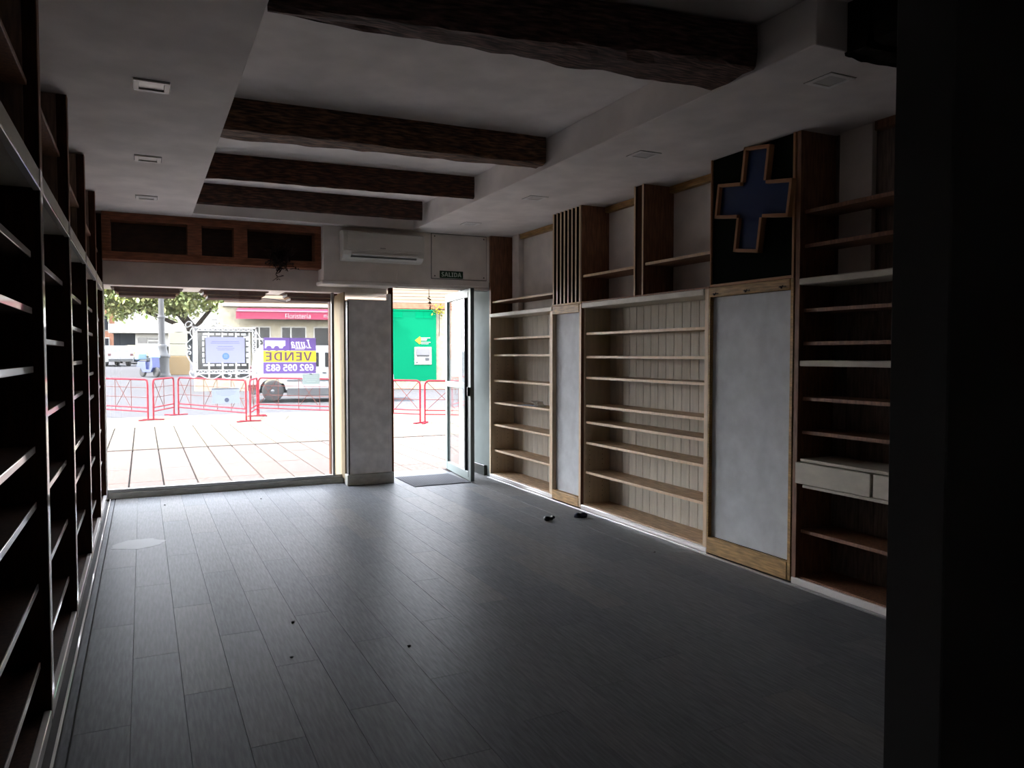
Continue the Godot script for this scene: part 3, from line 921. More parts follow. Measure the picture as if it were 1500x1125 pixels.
func pin_holes(t: Node3D, z: float, rows: Array):
	var st := st_new()
	for r in rows:
		for x: float in [XR + 0.085, XR + 0.225]:
			for k in r[1]:
				lathe(st, [[0.004, 0.0], [0.004, 0.0008]], Vector3(x, r[0] + k * 0.045, z), 8, Basis(Vector3.RIGHT, PI / 2))
	var o := O(t, "pin_holes", st, mats.screw)
	o.set_meta("kind", "stuff")

func right_shelving():
	var p = mats
	# --- unit nearest the street
	var a := thing("shelving_unit", "pale maple shelving unit next to the open door, folded papers on one shelf", "shelving", Vector3(XR, 0, -7.46), "shelving units along the right wall")
	upright(a, -8.232, -8.198, 0.045, 1.925, p.lining, p.maple)
	upright(a, -6.752, -6.694, 0.045, 1.925, p.lining, p.maple)
	upright(a, -8.232, -8.190, 1.927, 2.834, p.walnut, p.walnut)
	for y: float in [1.645, 1.454, 1.155, 0.895, 0.635, 0.333]: shelf(a, y, -8.196, -6.754, p.maple_shelf, p.maple)
	shelf(a, 2.072, -8.188, -6.694, p.walnut, p.maple, 0.02, 3.70)
	P(a, "moulding", Vector3(XR - 0.012, 1.884, -8.196), Vector3(XB, 1.926, -6.694), p.white_moulding, 0.005)
	P(a, "floor_board", Vector3(XR + 0.02, 0.030, -8.196), Vector3(XB, 0.055, -6.754), p.maple_shelf, 0.002)
	P(a, "base_rail", Vector3(XR, 0.0, -8.232), Vector3(XR + 0.02, 0.045, -6.694), p.white_edge, 0.004)
	P(a, "top_rail", Vector3(3.93, 2.78, -7.93), Vector3(XB, 2.834, -6.694), p.rail_pine, 0.002)
	P(a, "corner_post", Vector3(3.915, 1.927, -8.10), Vector3(XB, 2.834, -7.94), p.wall_paint, 0.003)
	boards(a, 0.04, 1.90, -8.20, -6.74, 0.122)
	P(a, "upper_back", Vector3(XB, 1.927, -8.20), Vector3(XB + 0.012, 2.834, -6.694), p.wall_paint, 0.0)
	pin_holes(a, -8.198, [[0.42, 4], [0.10, 4], [0.70, 3], [0.95, 4], [1.20, 5]])
	# --- slatted piece
	var b := thing("slat_panel", "narrow panel between two shelving units, white below and upright wooden slats above", "wall panel", Vector3(XR, 0, -6.42))
	P(b, "panel", Vector3(XR + 0.045, 0.10, -6.692), Vector3(XR + 0.065, 1.85, -6.180), p.grey_panel, 0.002)
	P(b, "top_rail", Vector3(XR - 0.004, 1.848, -6.692), Vector3(XR + 0.045, 1.926, -6.180), p.rail_pine, 0.003)
	P(b, "bottom_rail", Vector3(XR - 0.004, 0.012, -6.692), Vector3(XR + 0.045, 0.10, -6.180), p.rail_pine, 0.003)
	P(b, "slat_frame", Vector3(XR - 0.004, 1.928, -6.692), Vector3(XR + 0.05, 1.945, -6.14), p.rail_pine, 0.002)
	P(b, "slat_back", Vector3(XR + 0.07, 1.928, -6.692), Vector3(XR + 0.085, 2.834, -6.18), p.dark_walnut, 0.0)
	for i in 8:
		var z := -6.690 + i * 0.0722
		var sl := P(b, "slat", Vector3(XR + 0.004, 1.945, z), Vector3(XR + 0.07, 2.834, z + 0.024), p.dark_walnut, 0.001)
		P(sl, "edge_band", Vector3(XR, 1.945, z), Vector3(XR + 0.004, 2.834, z + 0.024), p.maple, 0.001)
	P(b, "upright", Vector3(XR + 0.004, 0.012, -6.178), Vector3(XB, 2.834, -6.142), p.walnut, 0.001)
	P(b, "edge_band", Vector3(XR, 0.012, -6.178), Vector3(XR + 0.004, 1.92, -6.142), p.maple, 0.001)
	# --- middle unit
	var c := thing("shelving_unit", "middle shelving unit of the right wall, between the slatted panel and the cross", "shelving", Vector3(XR, 0, -5.25), "shelving units along the right wall")
	upright(c, -6.140, -6.118, 0.045, 1.925, p.lining, p.lining, 0.03)
	upright(c, -4.402, -4.362, 0.045, 1.925, p.lining, p.maple)
	for y: float in [1.655, 1.438, 1.245, 0.985, 0.83, 0.637, 0.36]: shelf(c, y, -6.116, -4.404, p.maple_shelf, p.maple, 0.022)
	P(c, "moulding", Vector3(XR - 0.012, 1.880, -6.116), Vector3(XB, 1.926, -4.404), p.white_moulding, 0.005)
	P(c, "floor_board", Vector3(XR + 0.02, 0.030, -6.116), Vector3(XB, 0.055, -4.404), p.maple_shelf, 0.002)
	P(c, "base_rail", Vector3(XR, 0.0, -6.14), Vector3(XR + 0.02, 0.045, -4.362), p.white_edge, 0.004)
	boards(c, 0.04, 1.90, -6.118, -4.402, 0.107)
	P(c, "upper_back", Vector3(XB, 1.927, -6.14), Vector3(XB + 0.012, 2.834, -4.35), p.wall_paint, 0.0)
	upright(c, -5.300, -5.280, 1.928, 2.834, p.walnut, p.maple)
	upright(c, -5.188, -5.168, 1.928, 2.834, p.walnut, p.maple)
	P(c, "filler", Vector3(XR + 0.012, 1.928, -5.280), Vector3(XR + 0.03, 2.834, -5.188), p.dark_walnut, 0.001)
	P(c, "upper_floor", Vector3(XR, 1.927, -6.14), Vector3(XB, 1.940, -4.36), p.walnut, 0.002)
	shelf(c, 2.188, -6.140, -5.302, p.walnut, p.maple, 0.022, 3.70)
	shelf(c, 2.198, -5.166, -4.352, p.walnut, p.maple, 0.022, 3.70)
	P(c, "top_rail", Vector3(3.935, 2.78, -6.14), Vector3(XB, 2.834, -5.302), p.rail_pine, 0.002)
	P(c, "top_rail", Vector3(3.935, 2.78, -5.166), Vector3(XB, 2.834, -4.352), p.rail_pine, 0.002)
	pin_holes(c, -6.118, [[0.12, 5], [0.42, 4]])
	# --- cross panel
	var d := thing("display_wall", "tall panel with a wooden framed black square above and a white board below", "wall panel", Vector3(XR, 0, -3.95))
	P(d, "board", Vector3(XR + 0.03, 0.13, -4.345), Vector3(XR + 0.05, 1.86, -3.590), p.grey_panel, 0.002)
	P(d, "edge_band", Vector3(XR, 0.012, -4.360), Vector3(XR + 0.03, 1.93, -4.345), p.rail_pine, 0.002)
	P(d, "top_rail", Vector3(XR - 0.004, 1.862, -4.345), Vector3(XR + 0.03, 1.930, -3.59), p.rail_pine, 0.003)
	P(d, "bottom_rail", Vector3(XR - 0.004, 0.012, -4.345), Vector3(XR + 0.03, 0.128, -3.59), p.rail_pine, 0.003)
	P(d, "edge_band", Vector3(XR, 0.012, -3.588), Vector3(XR + 0.03, 1.93, -3.562), p.rail_pine, 0.002)
	P(d, "moss_backing", Vector3(XR + 0.01, 1.955, -4.335), Vector3(XR + 0.03, 2.834, -3.580), p.moss, 0.002)
	P(d, "frame", Vector3(XR - 0.004, 1.932, -4.348), Vector3(XR + 0.03, 2.834, -4.336), p.cross_wood, 0.002)
	P(d, "frame", Vector3(XR - 0.004, 1.932, -3.580), Vector3(XR + 0.03, 2.834, -3.560), p.cross_wood, 0.002)
	P(d, "frame", Vector3(XR - 0.004, 1.932, -4.336), Vector3(XR + 0.03, 1.950, -3.580), p.cross_wood, 0.002)
	P(d, "carcass", Vector3(XR + 0.052, 0.012, -4.345), Vector3(XB, 2.834, -3.565), p.dark_walnut, 0.0)
	for z: float in [-4.283, -3.972, -3.651]:
		var st := st_new()
		tube(st, arc([Vector3(XR - 0.004, 1.890, z), Vector3(XR - 0.012, 1.876, z), Vector3(XR - 0.022, 1.872, z + 0.004), Vector3(XR - 0.030, 1.884, z + 0.006)], 4), 0.004, 6)
		bx(st, Vector3(XR - 0.008, 1.878, z - 0.03), Vector3(XR - 0.004, 1.886, z + 0.03), 0.001)
		O(d, "hook", st, p.hook)
	var k := thing("cross_sign", "wooden framed blue cross hung slightly tilted on the black square", "sign", Vector3(XR, 2.13, -3.92))
	cross_sign(k)
	# --- unit nearest the camera
	var e := thing("shelving_unit", "dim shelving unit with two drawers, beside the dark partition on the right", "shelving", Vector3(XR, 0, -2.8), "shelving units along the right wall")
	upright(e, -3.555, -3.520, 0.045, 2.834, p.walnut, p.walnut, 0.004)
	upright(e, -1.80, -1.765, 0.045, 2.834, p.walnut, p.walnut, 0.004)
	for y: float in [2.348, 2.135]: shelf(e, y, -3.518, -1.802, p.walnut, p.walnut, 0.024)
	for y: float in [1.735, 1.530, 1.185, 0.975, 0.350]: shelf(e, y, -3.518, -1.802, p.walnut, p.walnut)
	P(e, "moulding", Vector3(XR - 0.004, 1.882, -3.518), Vector3(XB, 1.922, -1.802), p.white_moulding, 0.005)
	P(e, "thick_shelf", Vector3(XR + 0.01, 1.378, -3.518), Vector3(XB, 1.414, -1.802), p.white_moulding, 0.004)
	P(e, "drawer_top", Vector3(XR + 0.008, 0.784, -3.500), Vector3(XB, 0.802, -1.802), p.white_moulding, 0.003)
	P(e, "drawer_rail", Vector3(XR + 0.008, 0.622, -3.480), Vector3(XB, 0.640, -1.802), p.white_moulding, 0.003)
	for z in [[-3.530, -2.978], [-2.962, -2.590], [-2.555, -2.02]]:
		P(e, "drawer", Vector3(XR - 0.002, 0.645, z[0]), Vector3(XR + 0.26, 0.778, z[1]), p.white_moulding, 0.004)
	P(e, "floor_board", Vector3(XR + 0.02, 0.030, -3.518), Vector3(XB, 0.055, -1.802), p.walnut, 0.002)
	P(e, "base_rail", Vector3(XR, 0.0, -3.555), Vector3(XR + 0.02, 0.045, -1.765), p.white_edge, 0.004)
	P(e, "top_rail", Vector3(3.935, 2.78, -3.2), Vector3(XB, 2.834, -1.802), p.walnut, 0.002)
	P(e, "corner_post", Vector3(3.945, 1.925, -3.46), Vector3(XB, 2.834, -3.22), p.wall_paint, 0.003)
	boards(e, 0.04, 1.90, -3.52, -1.80, 0.107, p.walnut_back)
	P(e, "upper_back", Vector3(XB, 1.922, -3.555), Vector3(XB + 0.012, 2.834, -1.765), p.walnut_back, 0.0)
	pin_holes(e, -3.520, [[0.42, 3], [1.24, 3]])

func cross_sign(k: Node3D):
	# outline in own plane (u along +z, v up), then tilted clockwise as seen from the room
	var h := 0.345
	var w := 0.118
	var ol := [[-w, h], [w, h], [w, w], [h, w], [h, -w], [w, -w], [w, -h], [-w, -h], [-w, -w], [-h, -w], [-h, w], [-w, w]]
	var c := Vector3(0, 2.477 - 2.13, -3.912 + 3.92)
	var tilt := deg_to_rad(8.0)
	var xf := Transform3D(Basis(Vector3(0, 0, 1), Vector3(0, 1, 0), Vector3(1, 0, 0)), Vector3.ZERO)
	var rot := Basis(Vector3.RIGHT, tilt)
	var g := 0.022
	var st := st_new()
	for i in ol.size():
		var a := Vector3(0, ol[i][1], ol[i][0])
		var b := Vector3(0, ol[(i + 1) % ol.size()][1], ol[(i + 1) % ol.size()][0])
		var lo := Vector3(-0.035, min(a.y, b.y), min(a.z, b.z))
		var hi := Vector3(0.012, max(a.y, b.y), max(a.z, b.z))
		# bars lie inside the outline
		var d := b - a
		var inward := Vector3(0, -sign(d.z), sign(d.y)) if true else Vector3.ZERO
		# outline runs clockwise seen with u to the right: inside lies to the right of travel
		inward = Vector3(0, -sign(d.z) if absf(d.z) > 0.01 else 0.0, sign(d.y) * -0.0)
		if absf(d.z) > 0.01: # horizontal bar
			if d.z > 0: lo.y -= g
			else: hi.y += g
		else:
			if d.y < 0: lo.z -= g
			else: hi.z += g
		# tip cut off where the right arm meets the frame of the panel
		bx(st, lo, hi, 0.002, Transform3D(rot, c))
	var o := put(k, "cross_frame", st.commit(), mats.cross_wood, base_of(k))
	var pl := PackedVector2Array()
	for q in ol: pl.append(Vector2(q[0], q[1]) * 0.97)
	var s2 := st_new()
	extrude(s2, pl, 0.012, Transform3D(rot * xf.basis, c + Vector3(-0.006, 0, 0)))
	put(k, "blue_face", s2.commit(), mats.blue_acrylic, base_of(k))

# ------------------------------------------------------------------ small things
func blob(st: SurfaceTool, c: Vector3, r: Vector3, sd: int, amp := 0.25, n := 10):
	# lumpy rounded body
	var ns := FastNoiseLite.new()
	ns.seed = sd
	ns.frequency = 1.1
	var rows := []
	for i in n + 1:
		var th := PI * i / n
		var row := []
		for k in n * 2:
			var ph := TAU * k / (n * 2)
			var d := Vector3(sin(th) * cos(ph), cos(th), sin(th) * sin(ph))
			var m := 1.0 + amp * ns.get_noise_3dv(d * 1.6) * 2.0
			row.append([c + Vector3(d.x * r.x, d.y * r.y, d.z * r.z) * m, Vector3(d.x / r.x, d.y / r.y, d.z / r.z).normalized()])
		rows.append(row)
	for i in n:
		for k in n * 2:
			smooth_quad(st, [rows[i][k], rows[i][(k + 1) % (n * 2)], rows[i + 1][(k + 1) % (n * 2)], rows[i + 1][k]])

func leaf_quad(st: SurfaceTool, c: Vector3, d: Vector3, side: Vector3, l: float, w: float):
	var n := d.cross(side).normalized()
	var pts := [c, c + d * l * 0.5 + side * w * 0.5, c + d * l, c + d * l * 0.5 - side * w * 0.5]
	face(st, pts, n)
	face(st, pts, -n)

func rnd_dir() -> Vector3:
	var v := Vector3(rng.randfn(), rng.randfn(), rng.randfn())
	return v.normalized()

func small_things():
	var p = mats
	# door mat
	var dm := thing("door_mat", "dark grey ribbed door mat inside the open door", "door mat", Vector3(3.0, 0, -8.32))
	P(dm, "mat_body", Vector3(2.66, 0.0, -8.68), Vector3(3.33, 0.007, -7.96), p.mat_grey, 0.002)
	var ribs := st_new()
	for i in 26: bx(ribs, Vector3(2.675 + i * 0.025, 0.007, -8.665), Vector3(2.688 + i * 0.025, 0.010, -7.975), 0.002)
	O(dm, "ribs", ribs, p.mat_grey)
	# dried sprig on the niche box
	var wr := thing("dried_sprig", "tangled dried twig bundle hanging from the right niche of the wood frame", "dried plant", Vector3(1.31, 2.31, -8.38))
	var tw := st_new()
	var lv := st_new()
	for i in 110:
		var c := Vector3(1.322, 2.455, -8.345) + Vector3(rng.randfn() * 0.045, rng.randfn() * 0.05, rng.randf() * 0.03)
		var d := rnd_dir(); d.z *= 0.35; d = d.normalized()
		var e := c + d * rng.randf_range(0.06, 0.13)
		e.z = clampf(e.z, -8.385, -8.28)
		tube(tw, [c, (c + e) / 2 + rnd_dir() * 0.015, e], [0.005, 0.004, 0.002], 4)
		for k in 4:
			var q := c.lerp(e, rng.randf())
			var dd := rnd_dir()
			leaf_quad(lv, q, dd, ring_basis(dd)[0], rng.randf_range(0.025, 0.05), 0.02)
	tube(tw, [Vector3(1.315, 2.47, -8.36), Vector3(1.315, 2.57, -8.40), Vector3(1.315, 2.60, -8.56)], 0.002, 4)
	O(wr, "twigs", tw, p.dry_twig)
	O(wr, "dry_leaves", lv, p.dry_leaf)
	# dried bunch over the doorway
	var hb := thing("hanging_bunch", "small dark dried bunch hanging in the doorway", "dried plant", Vector3(2.985, 1.97, -8.345))
	var s1 := st_new()
	var s2 := st_new()
	tube(s1, [Vector3(2.97, 2.20, -8.345), Vector3(2.973, 2.10, -8.345), Vector3(2.99, 1.985, -8.345)], 0.004, 5)
	for i in 22:
		var c := Vector3(2.97, 2.13, -8.345).lerp(Vector3(2.995, 1.99, -8.345), rng.randf())
		var d := rnd_dir(); d.y -= 0.6; d = d.normalized()
		leaf_quad(s2, c, d, ring_basis(d)[0], rng.randf_range(0.03, 0.05), 0.022)
	O(hb, "stem", s1, p.dry_twig)
	O(hb, "dry_leaves", s2, p.dry_leaf)
	# lost things on the floor
	var bl := thing("black_clip", "small black plastic fitting lying on the floor left of the dark seam", "fitting", Vector3(3.17, 0, -5.83))
	var sb := st_new()
	blob(sb, Vector3(3.155, 0.022, -5.83), Vector3(0.03, 0.022, 0.03), 3, 0.12, 8)
	bx(sb, Vector3(3.15, 0.004, -5.86), Vector3(3.215, 0.03, -5.82), 0.006)
	O(bl, "body", sb, p.black_plastic)
	var sk := st_new()
	lathe(sk, [[0.013, -0.014], [0.015, 0.0], [0.013, 0.014]], Vector3(3.222, 0.024, -5.845), 12, Basis(Vector3.RIGHT, PI / 2))
	O(bl, "knob", sk, p.black_plastic)
	var rag := thing("crumpled_cloth", "crumpled blue grey cloth on the floor in front of the slatted panel", "cloth", Vector3(3.49, 0, -5.83))
	var sr := st_new()
	blob(sr, Vector3(3.475, 0.014, -5.845), Vector3(0.032, 0.024, 0.028), 5, 0.3, 8)
	blob(sr, Vector3(3.515, 0.018, -5.815), Vector3(0.036, 0.026, 0.03), 6, 0.3, 8)
	O(rag, "folds", sr, p.blue_grey_cloth)
	# folded papers on a shelf
	var pa := thing("folded_papers", "folded white papers lying on a shelf of the unit by the door", "papers", Vector3(3.80, 0.895, -7.3))
	var sp := st_new()
	for q in [[Vector3(3.80, 0.8965, -7.42), 0.5, 0.0], [Vector3(3.84, 0.899, -7.30), -0.3, 0.0]]:
		bx(sp, Vector3(-0.07, 0, -0.12), Vector3(0.07, 0.002, 0.12), 0.0, Transform3D(Basis(Vector3.UP, q[1]), q[0]))
	O(pa, "flat_sheets", sp, p.paper_blue)
	var sq := st_new()
	tube(sq, arc([Vector3(3.76, 0.915, -7.18), Vector3(3.79, 0.930, -7.22), Vector3(3.83, 0.925, -7.30)], 4), 0.014, 8)
	for q in [[-0.5, 0.45], [0.2, 0.7]]:
		bx(sq, Vector3(-0.05, 0, -0.08), Vector3(0.05, 0.003, 0.08), 0.0, Transform3D(Basis(Vector3.UP, q[0]) * Basis(Vector3.RIGHT, q[1] * 0.5), Vector3(3.80, 0.925, -7.22)))
	O(pa, "rolled_sheet", sq, p.paper)
	# pale residue left on the floor, and crumbs
	var ns := FastNoiseLite.new()
	ns.seed = 4
	ns.frequency = 0.9
	var poly := PackedVector2Array()
	for i in 40:
		var a := TAU * i / 40
		var m := 1.0 + 0.22 * ns.get_noise_2d(cos(a) * 2, sin(a) * 2)
		poly.append(Vector2(cos(a) * 0.185 * m, sin(a) * 0.16 * m))
	var sx := st_new()
	extrude(sx, poly, 0.0008, Transform3D(Basis(Vector3.UP, 0.2) * Basis(Vector3.RIGHT, -PI / 2), Vector3(-0.06, 0.0, -6.48)))
	tag(put(self, "floor_residue", sx.commit(), p.residue, Vector3.ZERO), "pale round residue stain left on the floor near the left shelving", "stain")
	var wh := ["in front of the dark right foreground", "near the middle of the floor", "near the left shelving, towards the camera", "left of the middle, nearest the camera", "close to the window sill by the left shelving", "below the middle of the window", "on the long dark seam in front of the cross panel"]
	var i := 0
	for q in [[0.71, -4.20], [1.17, -3.60], [0.62, -3.71], [0.17, -8.04], [1.05, -7.97], [3.36, -4.55]]:
		var sd := st_new()
		blob(sd, Vector3(q[0], 0.003, q[1]), Vector3(0.009, 0.004, 0.007), 20 + i, 0.3, 5)
		tag(put(self, "floor_crumb", sd.commit(), p.debris, Vector3.ZERO), "tiny dark crumb on the grey floor, " + wh[i], "debris", "dark crumbs on the floor")
		i += 1

# ------------------------------------------------------------------ the street outside
func rise(z: float) -> float:
	# the street climbs gently away from the shop
	return clampf((-z - 24.0) * 0.0185, 0.0, 2.2)

func street():
	var p = mats
	# pavement slabs
	var pv := structure(Node3D.new()) as Node3D
	pv.name = "pavement"
	add_child(pv)
	P(pv, "bed", Vector3(-9, -0.5, -19.6), Vector3(14, -0.018, -8.79), p.slab_joint, 0.0)
	var zr := [-8.80, -9.62, -10.72, -11.82, -12.92, -13.92, -14.92, -15.92, -16.92]
	var k := 0
	for r in zr.size() - 1:
		var x := -1.22
		while x < 6.6:
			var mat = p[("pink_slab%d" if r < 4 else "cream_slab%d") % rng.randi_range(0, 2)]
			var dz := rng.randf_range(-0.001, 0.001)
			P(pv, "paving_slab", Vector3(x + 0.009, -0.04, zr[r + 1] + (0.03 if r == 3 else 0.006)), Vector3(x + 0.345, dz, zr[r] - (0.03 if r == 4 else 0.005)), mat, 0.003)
			x += 0.354
			k += 1
	P(pv, "drain_channel", Vector3(-9, -0.03, -12.985), Vector3(14, 0.001, -12.86), p.slab_joint, 0.0)
	P(pv, "far_paving", Vector3(-9, -0.05, -19.5), Vector3(14, -0.002, -16.93), p.cream_slab0, 0.002)
	P(pv, "side_paving", Vector3(-9, -0.05, -16.92), Vector3(-1.23, -0.002, -8.80), p.cream_slab1, 0.002)
	P(pv, "side_paving", Vector3(6.62, -0.05, -16.92), Vector3(14, -0.002, -8.80), p.cream_slab2, 0.002)
	# kerb and carriageway
	var fa := deg_to_rad(-11.5)
	var road := st_new()
	var zs := [-19.4, -24.0, -32.0, -42.0, -60.0, -90.0, -150.0]
	for i in zs.size() - 1:
		var a: float = zs[i]
		var b: float = zs[i + 1]
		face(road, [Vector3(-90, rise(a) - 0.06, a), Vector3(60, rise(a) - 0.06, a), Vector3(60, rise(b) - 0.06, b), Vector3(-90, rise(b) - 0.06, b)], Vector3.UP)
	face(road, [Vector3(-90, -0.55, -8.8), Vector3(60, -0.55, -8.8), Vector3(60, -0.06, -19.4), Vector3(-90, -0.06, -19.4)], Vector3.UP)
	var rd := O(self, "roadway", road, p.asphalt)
	structure(rd)
	structure(P(self, "kerb_stone", Vector3(-9, -0.2, -19.62), Vector3(14, 0.004, -19.5), p.kerb, 0.01))
	barriers()
	flower_shop()
	green_kiosk()
	van()
	street_far()

func barrier(a: Vector3, b: Vector3, label: String):
	var p = mats
	var t := thing("crowd_barrier", label, "barrier", a, "red barriers along the pavement", atan2(-(b - a).z, (b - a).x))
	var w := a.distance_to(b)
	var h := 0.90
	var fr := st_new()
	var r := 0.10
	var loop := []
	loop.append(Vector3(0, 0.02, 0))
	loop.append(Vector3(0, h - r, 0))
	for i in 5: loop.append(Vector3(r - r * cos(PI / 2 * (i + 1) / 5), h - r + r * sin(PI / 2 * (i + 1) / 5), 0))
	loop.append(Vector3(w - r, h, 0))
	for i in 5: loop.append(Vector3(w - r + r * sin(PI / 2 * (i + 1) / 5), h - r + r * cos(PI / 2 * (i + 1) / 5), 0))
	loop.append(Vector3(w, 0.02, 0))
	tube(fr, loop, 0.019, 7)
	O(t, "frame", fr, p.barrier_red)
	for y: float in [0.19, 0.275]:
		var st := st_new()
		tube(st, [Vector3(0, y, 0), Vector3(w, y, 0)], 0.014, 6)
		O(t, "rail", st, p.barrier_red)
	for y: float in [0.50, 0.72]:
		var st := st_new()
		tube(st, [Vector3(0, y, 0), Vector3(w, y, 0)], 0.006, 5)
		O(t, "wire", st, p.barrier_wire)
	var n: int = max(1, int(round(w / 0.62)))
	for i in n:
		var x0 := w * i / n + 0.03
		var x1 := w * (i + 1) / n - 0.03
		var st := st_new()
		if i % 2 == 0:
			tube(st, [Vector3(x0, 0.275, 0), Vector3(x1, h - 0.02, 0)], 0.006, 5)
			tube(st, [Vector3(x0, h - 0.02, 0), Vector3(x1, 0.275, 0)], 0.006, 5)
		tube(st, [Vector3(x1 + 0.03, 0.19, 0), Vector3(x1 + 0.03, h, 0)], 0.007, 5)
		O(t, "wire", st, p.barrier_wire)
	for x: float in [0.0, w]:
		P(t, "foot", Vector3(x - 0.03, 0.0, -0.22), Vector3(x + 0.03, 0.025, 0.22), p.barrier_red, 0.006)

func barriers():
	var v := [
		[Vector3(-1.9, 0, -21.6), Vector3(0.09, 0, -18.65), "red crowd barrier at the left, running out of the window's left edge"],
		[Vector3(0.20, 0, -18.72), Vector3(0.66, 0, -20.0), "narrow-looking red crowd barrier turned edge-on, below the lamp post"],
		[Vector3(0.76, 0, -19.97), Vector3(2.0, 0, -17.36), "red crowd barrier behind the low grey notice"],
		[Vector3(2.09, 0, -17.40), Vector3(2.41, 0, -18.75), "narrow red crowd barrier turned edge-on, left of the van's wheel"],
		[Vector3(2.46, 0, -18.9), Vector3(4.0, 0, -17.1), "red crowd barrier in front of the white van"],
		[Vector3(4.05, 0, -17.05), Vector3(5.27, 0, -15.38), "red crowd barrier seen through the doorway, below the green wall, left one"],
		[Vector3(5.35, 0, -15.30), Vector3(7.2, 0, -14.2), "red crowd barrier seen through the doorway beside the open door leaf"]]
	for b in v: barrier(b[0], b[1], b[2])

var FP := Vector3(5.34, 0, -30.76)      # a point of the facades across the street; they run along local x
func far_thing(called: String, label: String, cat: String, group := "") -> Node3D:
	return thing(called, label, cat, FP, group, deg_to_rad(-11.5))

func flower_shop():
	var p = mats
	var t := far_thing("flower_shop", "cream flower shop building across the street with a red awning", "building")
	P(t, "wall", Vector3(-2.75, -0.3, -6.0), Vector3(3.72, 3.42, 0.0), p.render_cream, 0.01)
	P(t, "upper_wall", Vector3(-2.55, 3.42, -6.0), Vector3(3.72, 4.9, -0.05), p.siding, 0.01)
	for i in 8:
		P(t, "siding_board", Vector3(-2.55, 3.48 + i * 0.14, -0.05), Vector3(3.72, 3.60 + i * 0.14, -0.02), p.siding if i % 2 == 1 else p.siding_dark, 0.006)
	P(t, "cornice", Vector3(-2.6, 3.30, 0.0), Vector3(3.72, 3.42, 0.14), p.render_white, 0.01)
	for w in [[-1.50, -0.89], [-0.42, 0.45], [0.81, 1.62], [2.1, 3.2]]:
		var low := 1.55 if w[0] < 0.7 else 0.9
		var fr := P(t, "window", Vector3(w[0] - 0.05, low - 0.05, 0.0), Vector3(w[1] + 0.05, 2.55, 0.03), p.render_white, 0.004)
		if w[0] < 0.7:
			var mid: float = w[0] + (w[1] - w[0]) * 0.38
			for q in [[w[0], mid - 0.03, 2.10, 2.50], [mid + 0.03, w[1], 2.10, 2.50], [w[0], mid - 0.03, low, 2.03], [mid + 0.03, w[1], low, 2.03]]:
				P(fr, "pane", Vector3(q[0], q[2], 0.028), Vector3(q[1], q[3], 0.034), p.street_glass, 0.0)
		else:
			P(fr, "pane", Vector3(w[0], low, 0.028), Vector3(w[1], 2.50, 0.034), p.street_glass, 0.0)
	var aw := far_thing("awning", "long red awning with white Floristeria lettering over the flower shop", "awning")
	var st := st_new()
	extrude(st, PackedVector2Array([Vector2(0.0, 3.26), Vector2(0.7, 3.08), Vector2(0.72, 2.80), Vector2(0.69, 2.80), Vector2(0.67, 3.04), Vector2(0.0, 3.20)]), 5.74, Transform3D(Basis(Vector3(0, 0, 1), Vector3(0, 1, 0), Vector3(1, 0, 0)), Vector3(-2.05, 0, 0)))
	O(aw, "cloth", st, p.awning_red)
	P(aw, "white_stripe", Vector3(-2.05, 3.085, 0.69), Vector3(3.69, 3.105, 0.735), p.awning_letter, 0.002)
	words(aw, "lettering", "Floristería", 0.93, 0.19, 0.01, p.awning_letter, Vector3(0.20, 2.925, 0.73), Vector3.ZERO, false)
	words(aw, "lettering", "flores", 0.55, 0.12, 0.01, p.awning_letter, Vector3(1.42, 2.93, 0.73), Vector3.ZERO, false)
	# a low dark glazed stand at the shop's left end
	var kd := far_thing("glazed_stand", "low dark glazed stand with white posts, seen behind the ornate window frame", "market stand")
	P(kd, "body", Vector3(-3.55, 0.55, -0.6), Vector3(-1.62, 2.30, 0.35), p.street_glass, 0.02)
	P(kd, "roof", Vector3(-3.65, 2.30, -0.7), Vector3(-1.55, 2.42, 0.45), p.cast_iron, 0.02)
	P(kd, "base", Vector3(-3.60, -0.2, -0.6), Vector3(-1.58, 0.55, 0.40), p.render_cream, 0.02)
	for i in 5: P(kd, "post", Vector3(-3.58 + i * 0.485, 0.55, 0.34), Vector3(-3.52 + i * 0.485, 2.30, 0.40), p.render_white, 0.008)
	# overhead cable
	var cb := st_new()
	tube(cb, arc([Vector3(-2.2, 3.62, 0.25), Vector3(-0.9, 3.60, 0.25), Vector3(-0.2, 3.50, 0.25), Vector3(0.9, 3.52, 0.25), Vector3(3.6, 3.60, 0.25)], 6), 0.018, 5)
	var ct := far_thing("overhead_cable", "sagging dark cable above the red awning", "cable")
	O(ct, "cable", cb, p.cable)

